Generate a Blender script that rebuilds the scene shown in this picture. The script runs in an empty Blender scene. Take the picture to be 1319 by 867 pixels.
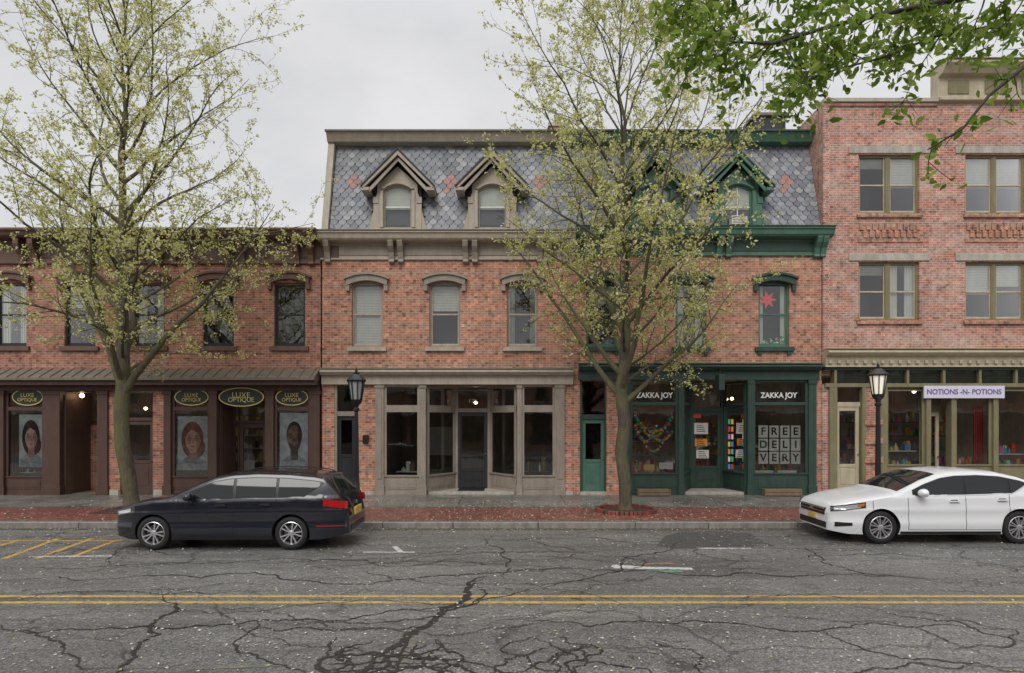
import bpy,bmesh,math,random
import numpy as np
from mathutils import Vector, Matrix
random.seed(7); np.random.seed(7)
F=850.0; CAMY=-20.7; HZ=540.0; CH=2.5; CXP=659.5
def X(px,y=0.0): return (px-CXP)*(y-CAMY)/F
def Z(py,y=0.0): return CH+(HZ-py)*(y-CAMY)/F
def G(px,py,z=0.0):
    d=F*(CH-z)/(py-HZ); return ((px-CXP)*d/F, CAMY+d)
SW=0.13   # sidewalk height
KY=-5.6   # kerb line
scene=bpy.context.scene
scene.view_settings.view_transform='Standard'
scene.view_settings.look='None'
scene.view_settings.exposure=0
# ------------------------------------------------------------ materials
def newmat(name):
    m=bpy.data.materials.new(name); m.use_nodes=True
    nt=m.node_tree; b=nt.nodes['Principled BSDF']; return m,nt,b
def N(nt,t,**kw):
    n=nt.nodes.new(t)
    for k,v in kw.items(): setattr(n,k,v)
    return n
def setin(n,**kw):
    for k,v in kw.items(): n.inputs[k.replace('_',' ')].default_value=v
def pos(nt): return N(nt,'ShaderNodeNewGeometry').outputs['Position']
def noise(nt,vec,scale,detail=4,rough=.6,dist=0):
    n=N(nt,'ShaderNodeTexNoise'); nt.links.new(vec,n.inputs['Vector'])
    n.inputs['Scale'].default_value=scale; n.inputs['Detail'].default_value=detail
    n.inputs['Roughness'].default_value=rough; n.inputs['Distortion'].default_value=dist
    return n.outputs['Fac']
def ramp(nt,fac,stops,interp='LINEAR'):
    r=N(nt,'ShaderNodeValToRGB'); r.color_ramp.interpolation=interp
    e=r.color_ramp.elements
    while len(e)<len(stops): e.new(0.5)
    for i,(p,c) in enumerate(stops):
        e[i].position=p
        e[i].color=(c,c,c,1) if isinstance(c,(int,float)) else (*c,1)
    nt.links.new(fac,r.inputs['Fac']); return r.outputs['Color']
def mix(nt,a,b,fac,mode='MIX'):
    m=N(nt,'ShaderNodeMix',data_type='RGBA',blend_type=mode)
    for s,i in ((fac,0),(a,6),(b,7)):
        if isinstance(s,(int,float)): m.inputs[i].default_value=s
        elif isinstance(s,tuple): m.inputs[i].default_value=(*s[:3],1)
        else: nt.links.new(s,m.inputs[i])
    return m.outputs[2]
def bump(nt,b,h,strength=.3,dist=.01):
    n=N(nt,'ShaderNodeBump'); n.inputs['Strength'].default_value=strength
    n.inputs['Distance'].default_value=dist
    nt.links.new(h,n.inputs['Height']); nt.links.new(n.outputs[0],b.inputs['Normal'])
def mapping(nt,vec,sc):
    n=N(nt,'ShaderNodeVectorMath',operation='MULTIPLY'); nt.links.new(vec,n.inputs[0]); n.inputs[1].default_value=sc
    return n.outputs[0]
def paint(name,rgb,rough=.5,var=.22,scale=2.5,metal=0.0,spec=.4):
    m,nt,b=newmat(name); p=pos(nt)
    f=noise(nt,mapping(nt,p,(1,1,.35)),scale*2,5,.65)
    c=ramp(nt,f,[(.3,1-var),(.7,1+var*.5)])
    f2=noise(nt,p,25,2); c2=ramp(nt,f2,[(.35,1-var*.4),(.6,1.0)])
    col=mix(nt,rgb,c,1.0,'MULTIPLY'); col=mix(nt,col,c2,1.0,'MULTIPLY')
    nt.links.new(col,b.inputs['Base Color']); setin(b,Roughness=rough,Metallic=metal)
    b.inputs['Specular IOR Level'].default_value=spec
    return m
def flat(name,rgb,rough=.5,metal=0.0,coat=0.0,spec=.5):
    m,nt,b=newmat(name); b.inputs['Base Color'].default_value=(*rgb,1); setin(b,Roughness=rough,Metallic=metal)
    b.inputs['Coat Weight'].default_value=coat; b.inputs['Coat Roughness'].default_value=.04
    b.inputs['Specular IOR Level'].default_value=spec
    return m
def brickmat(name,c1,c2,mort,white=0.0,wcol=(.62,.53,.48),horizontal=False,bw=.215,rh=.074,ms=.011,wet=.85):
    m,nt,b=newmat(name); p=pos(nt)
    s=N(nt,'ShaderNodeSeparateXYZ'); nt.links.new(p,s.inputs[0])
    cb=N(nt,'ShaderNodeCombineXYZ')
    if horizontal:
        nt.links.new(s.outputs[0],cb.inputs[0]); nt.links.new(s.outputs[1],cb.inputs[1])
    else:
        a=N(nt,'ShaderNodeMath',operation='ADD'); nt.links.new(s.outputs[0],a.inputs[0]); nt.links.new(s.outputs[1],a.inputs[1])
        nt.links.new(a.outputs[0],cb.inputs[0]); nt.links.new(s.outputs[2],cb.inputs[1])
    br=N(nt,'ShaderNodeTexBrick'); nt.links.new(cb.outputs[0],br.inputs['Vector'])
    br.inputs['Scale'].default_value=1; br.inputs['Brick Width'].default_value=bw; br.inputs['Row Height'].default_value=rh
    br.inputs['Mortar Size'].default_value=ms; br.inputs['Mortar Smooth'].default_value=.2
    br.inputs['Color1'].default_value=(*c1,1); br.inputs['Color2'].default_value=(*c2,1); br.inputs['Mortar'].default_value=(*mort,1)
    vn=N(nt,'ShaderNodeTexWhiteNoise',noise_dimensions='2D')
    dv=N(nt,'ShaderNodeVectorMath',operation='DIVIDE'); nt.links.new(cb.outputs[0],dv.inputs[0]); dv.inputs[1].default_value=(bw*.5,rh,1)
    fl=N(nt,'ShaderNodeVectorMath',operation='FLOOR'); nt.links.new(dv.outputs[0],fl.inputs[0]); nt.links.new(fl.outputs[0],vn.inputs['Vector'])
    odd=ramp(nt,vn.outputs['Value'],[(0,.45),(.12,.8),(.3,1.0),(.85,1.08),(1,1.5)])
    col=mix(nt,br.outputs['Color'],odd,.9,'MULTIPLY')
    big=ramp(nt,noise(nt,mapping(nt,p,(1,1,.7)),.5,5,.7),[(.3,.74),(.7,1.16)])
    col=mix(nt,col,big,1.0,'MULTIPLY')
    med=ramp(nt,noise(nt,p,5,4,.7),[(.3,.78),(.7,1.14)])
    col=mix(nt,col,med,1.0,'MULTIPLY')
    if white>0:
        w=noise(nt,mapping(nt,p,(.8,.8,1.3)),.85,7,.78,.6)
        wf=ramp(nt,w,[(.62-white*.25,0.0),(.80-white*.2,.7)])
        w2=ramp(nt,noise(nt,p,14,3,.7),[(.35,.25),(.6,1.0)])
        wf=mix(nt,wf,w2,1.0,'MULTIPLY')
        col=mix(nt,col,wcol,wf)
    nt.links.new(col,b.inputs['Base Color']); setin(b,Roughness=wet)
    bump(nt,b,br.outputs['Fac'],-.4,.01)
    return m
def glassmat(name,tint=(.8,.84,.82),wob=.15,boost=0.0):
    m,nt,b=newmat(name); nt.nodes.remove(b)
    out=[n for n in nt.nodes if n.type=='OUTPUT_MATERIAL'][0]
    t=N(nt,'ShaderNodeBsdfTransparent'); t.inputs[0].default_value=(*tint,1)
    g=N(nt,'ShaderNodeBsdfGlossy'); g.inputs['Roughness'].default_value=.03
    fr=N(nt,'ShaderNodeFresnel'); fr.inputs['IOR'].default_value=1.5
    mu=N(nt,'ShaderNodeMath',operation='MULTIPLY_ADD'); nt.links.new(fr.outputs[0],mu.inputs[0]); mu.inputs[1].default_value=1.9; mu.inputs[2].default_value=boost
    bn=N(nt,'ShaderNodeBump'); bn.inputs['Strength'].default_value=wob; bn.inputs['Distance'].default_value=.02
    nt.links.new(noise(nt,pos(nt),1.6,2),bn.inputs['Height'])
    nt.links.new(bn.outputs[0],g.inputs['Normal'])
    mx=N(nt,'ShaderNodeMixShader'); nt.links.new(mu.outputs[0],mx.inputs[0]); nt.links.new(t.outputs[0],mx.inputs[1]); nt.links.new(g.outputs[0],mx.inputs[2])
    nt.links.new(mx.outputs[0],out.inputs[0]); return m
def leafmat(name,stops,trans=.35):
    m,nt,b=newmat(name); out=[n for n in nt.nodes if n.type=='OUTPUT_MATERIAL'][0]; nt.nodes.remove(b)
    g=N(nt,'ShaderNodeNewGeometry'); c=ramp(nt,g.outputs['Random Per Island'],stops)
    d=N(nt,'ShaderNodeBsdfDiffuse'); t=N(nt,'ShaderNodeBsdfTranslucent')
    nt.links.new(c,d.inputs[0]); nt.links.new(c,t.inputs[0])
    m1=N(nt,'ShaderNodeMixShader'); m1.inputs[0].default_value=trans; nt.links.new(d.outputs[0],m1.inputs[1]); nt.links.new(t.outputs[0],m1.inputs[2])
    nt.links.new(m1.outputs[0],out.inputs[0]); return m

m_brick =brickmat('brick_orange',(.50,.215,.13),(.38,.15,.092),(.44,.35,.28),white=.10,wcol=(.54,.37,.28))
m_brickL=brickmat('brick_brown',(.43,.175,.108),(.31,.12,.077),(.38,.28,.22))
m_brickR=brickmat('brick_weathered',(.50,.185,.115),(.36,.13,.09),(.50,.43,.37),white=.68,wcol=(.62,.50,.43))
m_paver =brickmat('brick_paver',(.28,.08,.055),(.17,.055,.043),(.12,.08,.06),horizontal=True,bw=.2,rh=.1,ms=.008,wet=.4)
m_brown=paint('brown_trim',(.098,.055,.043),.5)
m_brown2=paint('brown_cornice',(.15,.09,.065),.55)
m_beige=paint('beige_trim',(.43,.375,.30),.5)
m_beige2=paint('taupe_trim',(.31,.265,.215),.5)
m_green=paint('green_trim',(.085,.185,.135),.45)
m_dgreen=paint('dark_green_trim',(.04,.075,.06),.45)
m_olive=paint('olive_trim',(.23,.205,.115),.5)
m_tan=paint('tan_trim',(.50,.44,.31),.5)
m_stone=paint('stone_lintel',(.46,.42,.36),.8,.3)
m_metal=paint('metal_hood_roof',(.19,.165,.13),.5)
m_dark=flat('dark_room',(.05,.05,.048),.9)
m_room=paint('shop_wall',(.44,.38,.31),.9)
m_floor=paint('shop_floor',(.22,.15,.09),.6)
m_glass=glassmat('window_glass',(.82,.86,.84),.25,.06)
m_sglass=glassmat('shop_glass',(.88,.91,.89),.15,.03)
m_white=paint('white_paint',(.76,.76,.72),.6,.1)
m_blind=paint('window_blind',(.60,.59,.53),.8,.12)
m_black=flat('black_metal',(.012,.013,.013),.35)
m_blackdoor=paint('black_door',(.03,.032,.036),.35)
m_cream=flat('cream_letter',(.7,.66,.5),.5)
m_gold=flat('gold_letter',(.62,.52,.20),.4,.1)
m_signgreen=flat('sign_dark_green',(.02,.035,.025),.4)
m_chrome=flat('chrome',(.7,.7,.7),.15,1.0)
m_brass=flat('brass',(.5,.35,.12),.3,1.0)
cols=[(.7,.05,.04),(.06,.3,.7),(.8,.6,.06),(.06,.5,.15),(.75,.73,.68),(.75,.18,.5),(.06,.5,.55),(.8,.32,.07)]
m_items=[flat('item_%d'%i,c,.5) for i,c in enumerate(cols)]
m_entry_added_bulb,ntb,bb=newmat('entry_and_added_bulb'); bb.inputs['Emission Color'].default_value=(1,.78,.5,1); bb.inputs['Emission Strength'].default_value=12.0  # glow of the entrance lamp and of the added shop pendants

# ------------------------------------------------------------ mesh builder
def empty(name,loc=(0,0,0)):
    e=bpy.data.objects.new(name,None); e.location=loc; scene.collection.objects.link(e); return e
class P:
    def __init__(s,name,parent=None,bevel=0.0,smooth=None):
        s.name=name;s.parent=parent;s.bevel=bevel;s.smooth=smooth;s.v=[];s.f=[];s.m=[];s.mats=[]
    def mi(s,m):
        if m not in s.mats: s.mats.append(m)
        return s.mats.index(m)
    def add(s,vs,fs,mat):
        o=len(s.v); s.v+= [tuple(v) for v in vs]; k=s.mi(mat)
        for f in fs: s.f.append([i+o for i in f]); s.m.append(k)
    def box(s,x0,x1,y0,y1,z0,z1,mat):
        if x0>x1:x0,x1=x1,x0
        if y0>y1:y0,y1=y1,y0
        if z0>z1:z0,z1=z1,z0
        s.add([(x0,y0,z0),(x1,y0,z0),(x1,y1,z0),(x0,y1,z0),(x0,y0,z1),(x1,y0,z1),(x1,y1,z1),(x0,y1,z1)],
              [(0,3,2,1),(4,5,6,7),(0,1,5,4),(1,2,6,5),(2,3,7,6),(3,0,4,7)],mat)
    def obox(s,p0,p1,t,z0,z1,mat,a=0.0,b=1.0):
        p0=Vector(p0);p1=Vector(p1);d=p1-p0;q0=p0+d*a;q1=p0+d*b;n=Vector((-d.y,d.x)).normalized()*t/2
        c=[q0+n,q1+n,q1-n,q0-n]
        s.add([(v.x,v.y,z0) for v in c]+[(v.x,v.y,z1) for v in c],[(0,3,2,1),(4,5,6,7),(0,1,5,4),(1,2,6,5),(2,3,7,6),(3,0,4,7)],mat)
    def quad(s,vs,mat): s.add(vs,[tuple(range(len(vs)))],mat)
    def prism(s,pts,y0,y1,mat):
        n=len(pts)
        s.add([(x,y0,z) for x,z in pts]+[(x,y1,z) for x,z in pts],
              [tuple(range(n)),tuple(range(2*n-1,n-1,-1))]+[(i,(i+1)%n,n+(i+1)%n,n+i) for i in range(n)],mat)
    def exx(s,prof,x0,x1,mat):
        n=len(prof)
        s.add([(x0,y,z) for y,z in prof]+[(x1,y,z) for y,z in prof],
              [tuple(range(n)),tuple(range(2*n-1,n-1,-1))]+[(i,(i+1)%n,n+(i+1)%n,n+i) for i in range(n)],mat)
    def ring(s,o,i,y0,y1,mat):
        n=len(o); vs=[(x,y0,z) for x,z in o]+[(x,y0,z) for x,z in i]+[(x,y1,z) for x,z in o]+[(x,y1,z) for x,z in i]
        fs=[]
        for k in range(n):
            j=(k+1)%n
            fs+=[(k,j,n+j,n+k),(n+k,n+j,3*n+j,3*n+k),(k,2*n+k,2*n+j,j),(2*n+k,3*n+k,3*n+j,2*n+j)]
        s.add(vs,fs,mat)
    def band(s,o,i,y0,y1,mat):
        n=len(o)
        vs=[(x,y0,z) for x,z in o]+[(x,y0,z) for x,z in i]+[(x,y1,z) for x,z in o]+[(x,y1,z) for x,z in i]
        fs=[(0,n,3*n,2*n),(n-1,3*n-1,4*n-1,2*n-1)]
        for k in range(n-1):
            j=k+1
            fs+=[(k,j,n+j,n+k),(n+k,n+j,3*n+j,3*n+k),(k,2*n+k,2*n+j,j),(2*n+k,3*n+k,3*n+j,2*n+j)]
        s.add(vs,fs,mat)
    def lathe(s,prof,c,mat,n=24,axis='Z',cap=True):
        vs=[];fs=[];m=len(prof)
        for k in range(n):
            a=2*math.pi*k/n
            for r,h in prof:
                if axis=='Z': vs.append((c[0]+r*math.cos(a),c[1]+r*math.sin(a),c[2]+h))
                else: vs.append((c[0]+r*math.cos(a),c[1]+h,c[2]+r*math.sin(a)))
        for k in range(n):
            j=(k+1)%n
            for q in range(m-1): fs.append((k*m+q,j*m+q,j*m+q+1,k*m+q+1))
        if cap:
            fs.append(tuple(k*m for k in range(n))); fs.append(tuple(k*m+m-1 for k in range(n)))
        s.add(vs,fs,mat)
    def octa(s,c,r,mat):
        x,y,z=c
        s.add([(x-r,y,z),(x+r,y,z),(x,y-r,z),(x,y+r,z),(x,y,z-r),(x,y,z+r)],[(0,2,5),(2,1,5),(1,3,5),(3,0,5),(2,0,4),(1,2,4),(3,1,4),(0,3,4)],mat)
    def finish(s):
        me=bpy.data.meshes.new(s.name); me.from_pydata(s.v,[],s.f)
        for m in s.mats: me.materials.append(m)
        me.polygons.foreach_set('material_index',s.m)
        bm=bmesh.new(); bm.from_mesh(me); bmesh.ops.recalc_face_normals(bm,faces=bm.faces[:]); bm.to_mesh(me); bm.free()
        if s.smooth is not None:
            me.polygons.foreach_set('use_smooth',[True]*len(me.polygons)); me.set_sharp_from_angle(angle=math.radians(s.smooth))
        ob=bpy.data.objects.new(s.name,me); scene.collection.objects.link(ob)
        if s.parent: ob.parent=s.parent
        if s.bevel:
            b=ob.modifiers.new('b','BEVEL'); b.width=s.bevel; b.segments=1; b.limit_method='ANGLE'; b.angle_limit=math.radians(50)
        return ob
def text(name,st,x,y,z,size,mat,parent,ext=.006,bold=0.0,sx=1.0):
    c=bpy.data.curves.new(name,'FONT'); c.body=st; c.size=size; c.align_x='CENTER'; c.align_y='CENTER'; c.extrude=ext; c.offset=bold
    c.materials.append(mat); o=bpy.data.objects.new(name,c); o.location=(x,y,z); o.rotation_euler=(math.pi/2,0,0); o.scale=(sx,1,1)
    scene.collection.objects.link(o)
    if parent: o.parent=parent
    return o
def arc(x0,x1,zs,rise,n=9):
    return [(x0+(x1-x0)*k/(n-1), zs+rise*(1-(2*k/(n-1)-1)**2)) for k in range(n)]
def wall(p,x0,x1,z0,z1,ops,y,mat,depth=.22):
    xs=sorted(set([x0,x1]+[v for o in ops for v in o[:2] if x0<v<x1])); zs=sorted(set([z0,z1]+[v for o in ops for v in o[2:] if z0<v<z1]))
    for i in range(len(xs)-1):
        for j in range(len(zs)-1):
            cx=(xs[i]+xs[i+1])/2; cz=(zs[j]+zs[j+1])/2
            if any(o[0]<cx<o[1] and o[2]<cz<o[3] for o in ops): continue
            p.quad([(xs[i],y,zs[j]),(xs[i+1],y,zs[j]),(xs[i+1],y,zs[j+1]),(xs[i],y,zs[j+1])],mat)
    for a,b,c,d in ops:
        p.quad([(a,y,c),(a,y+depth,c),(a,y+depth,d),(a,y,d)],mat); p.quad([(b,y,c),(b,y,d),(b,y+depth,d),(b,y+depth,c)],mat)
        p.quad([(a,y,d),(b,y,d),(b,y+depth,d),(a,y+depth,d)],mat); p.quad([(a,y,c),(b,y,c),(b,y+depth,c),(a,y+depth,c)],mat)

def sash(p,g,x0,x1,z0,z1,y,mat,rise=0.0,fr=.055,mull=False,blind=0,room=True,mid=True,inner=None):
    yf=y+.09; inner=inner or mat
    o=[(x0,z0)]+arc(x0,x1,z1-rise,rise)+[(x1,z0)]
    i=[(x0+fr,z0+fr)]+arc(x0+fr,x1-fr,z1-rise-fr,rise)+[(x1-fr,z0+fr)]
    p.ring(o,i,yf,yf+.1,mat)
    zm=z0+(z1-z0)*.5
    if mid: p.box(x0+fr,x1-fr,yf+.025,yf+.075,zm-.025,zm+.025,inner)
    p.box(x0+fr,x0+fr+.035,yf+.035,yf+.07,z0+fr,z1-rise-fr+.01,inner); p.box(x1-fr-.035,x1-fr,yf+.035,yf+.07,z0+fr,z1-rise-fr+.01,inner)
    p.box(x0+fr,x1-fr,yf+.037,yf+.068,z0+fr,z0+fr+.06,inner)
    gi=[(x0+fr,z0+fr)]+arc(x0+fr,x1-fr,z1-rise-fr,rise)+[(x1-fr,z0+fr)]
    g.quad([(a,yf+.055,b) for a,b in gi],m_glass)
    if blind>0:
        zb=z1-fr-(z1-z0-2*fr)*blind
        n=int((z1-zb)/.05)
        for k in range(n):
            zz=z1-fr-.02-k*.05; p.box(x0+fr-.02,x1-fr+.02,yf+.11,yf+.118+.02,zz-.042,zz,m_blind)
    elif blind<0:
        w=(x1-x0)*(-blind)
        for k in range(7):
            for sgn,xx in ((1,x0+fr),(-1,x1-fr)):
                xa=xx+sgn*w*k/7
                p.box(xa,xa+sgn*w/7*.9,yf+.11+(k%2)*.02,yf+.15+(k%2)*.02,z0,z1,m_blind)
    if room:
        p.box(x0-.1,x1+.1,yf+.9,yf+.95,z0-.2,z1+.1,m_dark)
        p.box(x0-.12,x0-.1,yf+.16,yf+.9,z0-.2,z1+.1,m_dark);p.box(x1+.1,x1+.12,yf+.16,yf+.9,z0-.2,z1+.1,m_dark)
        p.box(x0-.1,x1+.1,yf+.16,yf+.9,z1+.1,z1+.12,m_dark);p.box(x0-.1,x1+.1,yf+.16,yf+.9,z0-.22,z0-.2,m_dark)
def hood(p,pxa,pxb,pyt,pye,mat,thick=.2,proj=.14,rise=.16):
    x0,x1=X(pxa),X(pxb); zt=Z(pyt)
    o=arc(x0,x1,zt-rise,rise,11)
    i=arc(x0+.03,x1-.03,zt-rise-thick,rise,11)
    p.band(o,i,-proj,.02,mat)
    o2=arc(x0-.05,x1+.05,zt-rise+.05,rise,11); i2=arc(x0-.05,x1+.05,zt-rise-.02,rise,11); p.band(o2,i2,-proj-.06,.015,mat)
    for xx in (x0,x1-.12): p.box(xx,xx+.12,-proj+.02,.02,zt-rise-thick-.16,zt-rise-thick+.04,mat)
def shopwin(p,g,p0,p1,zb,zs,zm,zm2,zt,mat,fr=.08,t=.09,base=True):
    L=(Vector(p1)-Vector(p0)).length; a=fr/L
    if base and zs-zb>.1:
        p.obox(p0,p1,t,zb,zs,mat)
        p.obox(p0,p1,t+.05,zb,zb+.12,mat)
        if zs-zb>.35:
            p.obox(p0,p1,t+.03,zb+.2,zs-.08,mat,.1,.9); p.obox(p0,p1,t+.045,zb+.25,zs-.13,mat,.14,.86)
        p.obox(p0,p1,t+.08,zs,zs+.045,mat)
    p.obox(p0,p1,t,zs+.045,zt,mat,0,a); p.obox(p0,p1,t,zs+.045,zt,mat,1-a,1)
    p.obox(p0,p1,t+.004,zm,zm2,mat,0,1); p.obox(p0,p1,t+.004,zt-.07,zt+.002,mat,0,1)
    for za,zc in ((zs+.045,zm),(zm2,zt-.07)):
        if zc-za>.05: g.quad([(p0[0],p0[1],za),(p1[0],p1[1],za),(p1[0],p1[1],zc),(p0[0],p0[1],zc)],m_sglass)
def door(p,g,p0,p1,z0,z1,mat,panel=.35,t=.06,glass=True,knob=.9,fr=.11):
    L=(Vector(p1)-Vector(p0)).length; a=fr/L
    p.obox(p0,p1,t,z0,z1,mat,0,a); p.obox(p0,p1,t,z0,z1,mat,1-a,1)
    p.obox(p0,p1,t-.004,z0+.01,z0+.2,mat,a,1-a); p.obox(p0,p1,t-.004,z1-.13,z1-.002,mat,a,1-a)
    zp=z0+(z1-z0)*panel
    p.obox(p0,p1,t-.002,zp,zp+.1,mat,a,1-a); p.obox(p0,p1,t-.03,z0+.2,zp,mat,a,1-a); p.obox(p0,p1,t-.01,z0+.27,zp-.07,mat,a+.06,1-a-.06)
    g.quad([(p0[0],p0[1],zp),(p1[0],p1[1],zp),(p1[0],p1[1],z1-.1),(p0[0],p0[1],z1-.1)],m_sglass)
    k=Vector(p0)+(Vector(p1)-Vector(p0))*(1-a*.5); p.octa((k.x,k.y-t*.5-.04,z0+(z1-z0)*.45),.035,m_brass)
def room(par,pxa,pxb,y0,depth,ztop,name='shop_interior',wallm=None,nb=3):
    p=P(name,par); a,b=X(pxa),X(pxb); wm=wallm or m_room
    p.box(a,b,y0,depth,.10,.14,m_floor); p.box(a,b,depth,depth+.1,.1,ztop,wm); p.box(a,b,y0,depth,ztop,ztop+.1,m_white)
    p.box(a-.05,a,y0,depth,.1,ztop,wm); p.box(b,b+.05,y0,depth,.1,ztop,wm)
    for k in range(nb):
        x=a+(b-a)*(k+.5)/nb
        p.lathe([(.001,-.055),(.045,-.04),(.065,0),(.045,.04),(.001,.055)],(x,3.2,ztop-.6),m_entry_added_bulb,10); p.box(x-.006,x+.006,3.194,3.206,ztop-.54,ztop,m_black)  # pendant bulbs, mostly made up, added as warm glowing spots inside the shops
    return p
def clutter(p,x0,x1,y,z0,zs,n,rs,mats=None,w=.1,h=.3):
    mats=mats or m_items
    for z in zs:
        p.box(x0,x1,y,y+.3,z-.03,z,m_white if rs%2 else m_floor)
    for k in range(n):
        r=random.Random(rs*1000+k); z=r.choice(zs); xx=r.uniform(x0+.05,x1-.15); ww=r.uniform(.3,1)*w; hh=r.uniform(.25,1)*h
        mt=r.choice(mats)
        if r.random()<.5: p.box(xx,xx+ww,y+.02+r.random()*.15,y+.2,z,z+hh,mt)
        else: p.lathe([(.001,0),(ww*.5,.0),(ww*.5,hh*.6),(ww*.15,hh*.75),(ww*.15,hh),(.001,hh)],(xx,y+.12,z),mt,8)
def bracket(p,px,pyt,pyb,wpx,proj,mat):
    x=X(px); w=wpx/41.06/2; zt=Z(pyt); zb=Z(pyb); h=zt-zb
    prof=[(.0,zt),(-proj,zt),(-proj,zt-h*.22),(-proj*.85,zt-h*.4),(-proj*.5,zt-h*.6),(-proj*.35,zt-h*.85),(-proj*.4,zb+h*.05),(-proj*.2,zb),(0,zb)]
    p.exx(prof,x-w,x+w,mat)
def ell(cx,cz,rx,rz,n=20): return [(cx+rx*math.cos(2*math.pi*k/n),cz+rz*math.sin(2*math.pi*k/n)) for k in range(n)]

# ============================================================ LEFT BUILDING
def left_building():
    e=empty('brick_shop_building'); w=P('walls',e); t=P('window_frames',e,.004); g=P('window_glass_panes',e); c=P('cornice',e,.008)
    xl,xr=X(-420),X(413)
    z2=Z(480); zt=Z(325)
    cx=[-341,-252,-164,-75,14,103,192,281,373]
    ops=[]
    for i,px in enumerate(cx): ops.append((X(px-20),X(px+20),Z(446),Z(364)))
    wall(w,xl,xr,z2,zt,ops,0,m_brickL)
    w.box(xl,xr,.3,9,Z(300)-.4,Z(300)-.3,m_metal); w.box(xl,xr,9,9.2,.1,Z(300)-.3,m_brickL)
    w.box(xr-.2,xr-.02,.23,9,z2,zt,m_brickL)
    for i,px in enumerate(cx):
        a,b,c0,d=ops[i]
        sash(t,g,a,b,c0,d,0,m_blackdoor,rise=.12,blind=(-.28 if i in (0,4,6) else (.35 if i in (3,5) else 0)))
        hood(t,px-27,px+27,352,370,m_brown2)
        t.box(X(px-25),X(px+25),-.09,.05,Z(452),Z(446.2),m_brown2)
        t.prism([(X(px-23),Z(362.5)),(X(px+23),Z(362.5)),(X(px+23),Z(367)),(X(px-23),Z(367))],.06,.12,m_brown2)
    zc=Z(293,-.6)
    prof=[(.3,zc),(-.62,zc),(-.62,zc-.07),(-.55,zc-.1),(-.5,zc-.2),(-.42,zc-.24),(-.05,zc-.26),(-.05,zc-.9),(-.09,zc-.9),(-.09,zc-.98),(.02,zc-.98),(.3,zc-.5)]
    c.exx(prof,xl,xr+.02,m_brown2)
    for k in range(-11,10):
        px=385+(k-9)*88
        for dx in (-9,9):
            bracket(c,px+dx+8,311,343,7,.42,m_brown2)
    k=-405
    while k<400:
        c.box(X(k),X(k+50),-.075,-.04,zc-.8,zc-.42,m_brown); k+=88
    za=Z(474)
    c.exx([(.05,za),(-.62,za-.33),(-.62,za-.42),(.05,za-.42)],xl,xr-.02,m_metal)
    k=xl
    while k<xr-.05:
        c.exx([(.05,za+.03),(-.63,za-.30),(-.63,za-.34),(.05,za-.01)],k,k+.025,m_metal); k+=.33
    zf=za-.42
    c.box(xl,xr-.01,-.5,.35,zf-.14,zf-.002,m_brown)
    c.box(xl,xr-.01,-.12,.3,zf-.3,zf-.142,m_brown)
    zh=zf-.3
    s=P('storefront',e,.004)
    def col(a,b,y0=-.12,y1=.2,mt=m_brown):
        s.box(X(a),X(b),y0,y1,SW-.02,zh+.01,mt)
        s.box(X(a)-.03,X(b)+.03,y0-.03,y1,SW-.02,SW+.3,mt); s.box(X(a)-.03,X(b)+.03,y0-.03,y1,zh-.12,zh+.003,mt)
    for off in (0,-419):
        for a,b in ((-6,8),(58,80),(128,141),(213,222),(271,281),(343,354),(400,413)):
            if off and a in (-6,400): continue
            col(a+off,b+off)
        for a,b in ((141.3,156),(198,212.7)):
            w.box(X(a+off),X(b+off),-.05,.35,SW-.02,zh+.01,m_brickL)
            s.box(X(a+off)+.035,X(b+off)-.035,-.09,.3,SW-.02,SW+.16,m_stone)
        zs=Z(615); zm=Z(529); zm2=Z(524)
        for a,b in ((8,58),(222,271),(354,400)):
            shopwin(s,g,(X(a+off),.02),(X(b+off),.02),SW-.02,zs,zm,zm2,zh,m_brown)
        for a,b,d in ((80,128,1.3),(281,343,.9)):
            s.obox((X(a+off),0.1),(X(a+off)+.1,d),.08,SW,zh,m_brown if a>200 else m_brown2)
            s.obox((X(b+off),0.1),(X(b+off)-.1,d),.08,SW,zh,m_brown)
            xa,xb=X(a+off)+.1,X(b+off)-.1; xm=(xa+xb)/2
            door(s,g,(xm-.43,d),(xm+.43,d),SW,2.35,m_brown,.2)
            if xm-.47-xa>.12:
                shopwin(s,g,(xa,d),(xm-.44,d),SW,.75,2.38,2.46,zh,m_brown,fr=.05)
                shopwin(s,g,(xm+.44,d),(xb,d),SW,.75,2.38,2.46,zh,m_brown,fr=.05)
            g.quad([(xm-.44,d,2.46),(xm+.44,d,2.46),(xm+.44,d,zh),(xm-.44,d,zh)],m_sglass)
            s.box(xm-.435,xm+.435,d-.035,d+.035,2.355,2.46,m_brown)
            s.box(xa,xb,.05,d,zh-.03,zh+.06,m_brown)
            if a==80: s.lathe([(.001,-.08),(.05,-.06),(.075,0),(.04,.05),(.001,.05)],(X(88+off)+.1,.5,zh-.12),m_entry_added_bulb,10)
        door(s,g,(X(160+off),.12),(X(196+off),.12),SW,2.45,m_brown,.42)
        s.box(X(156+off),X(198+off),.05,.2,2.45,2.55,m_brown); s.box(X(156+off),X(160+off),.05,.2,SW,2.45,m_brown);s.box(X(196+off),X(198+off),.05,.2,SW,2.45,m_brown)
        g.quad([(X(158+off),.13,2.55),(X(196+off),.13,2.55),(X(196+off),.13,zh),(X(158+off),.13,zh)],m_sglass)
    w.box(X(84),X(84)+.35,1.20,1.27,SW,2.3,m_brickL)
    room(e,-420,412,.38,5.5,zh+.1,'shop_interior',nb=7).finish()
    d=P('window_display',e)
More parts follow.
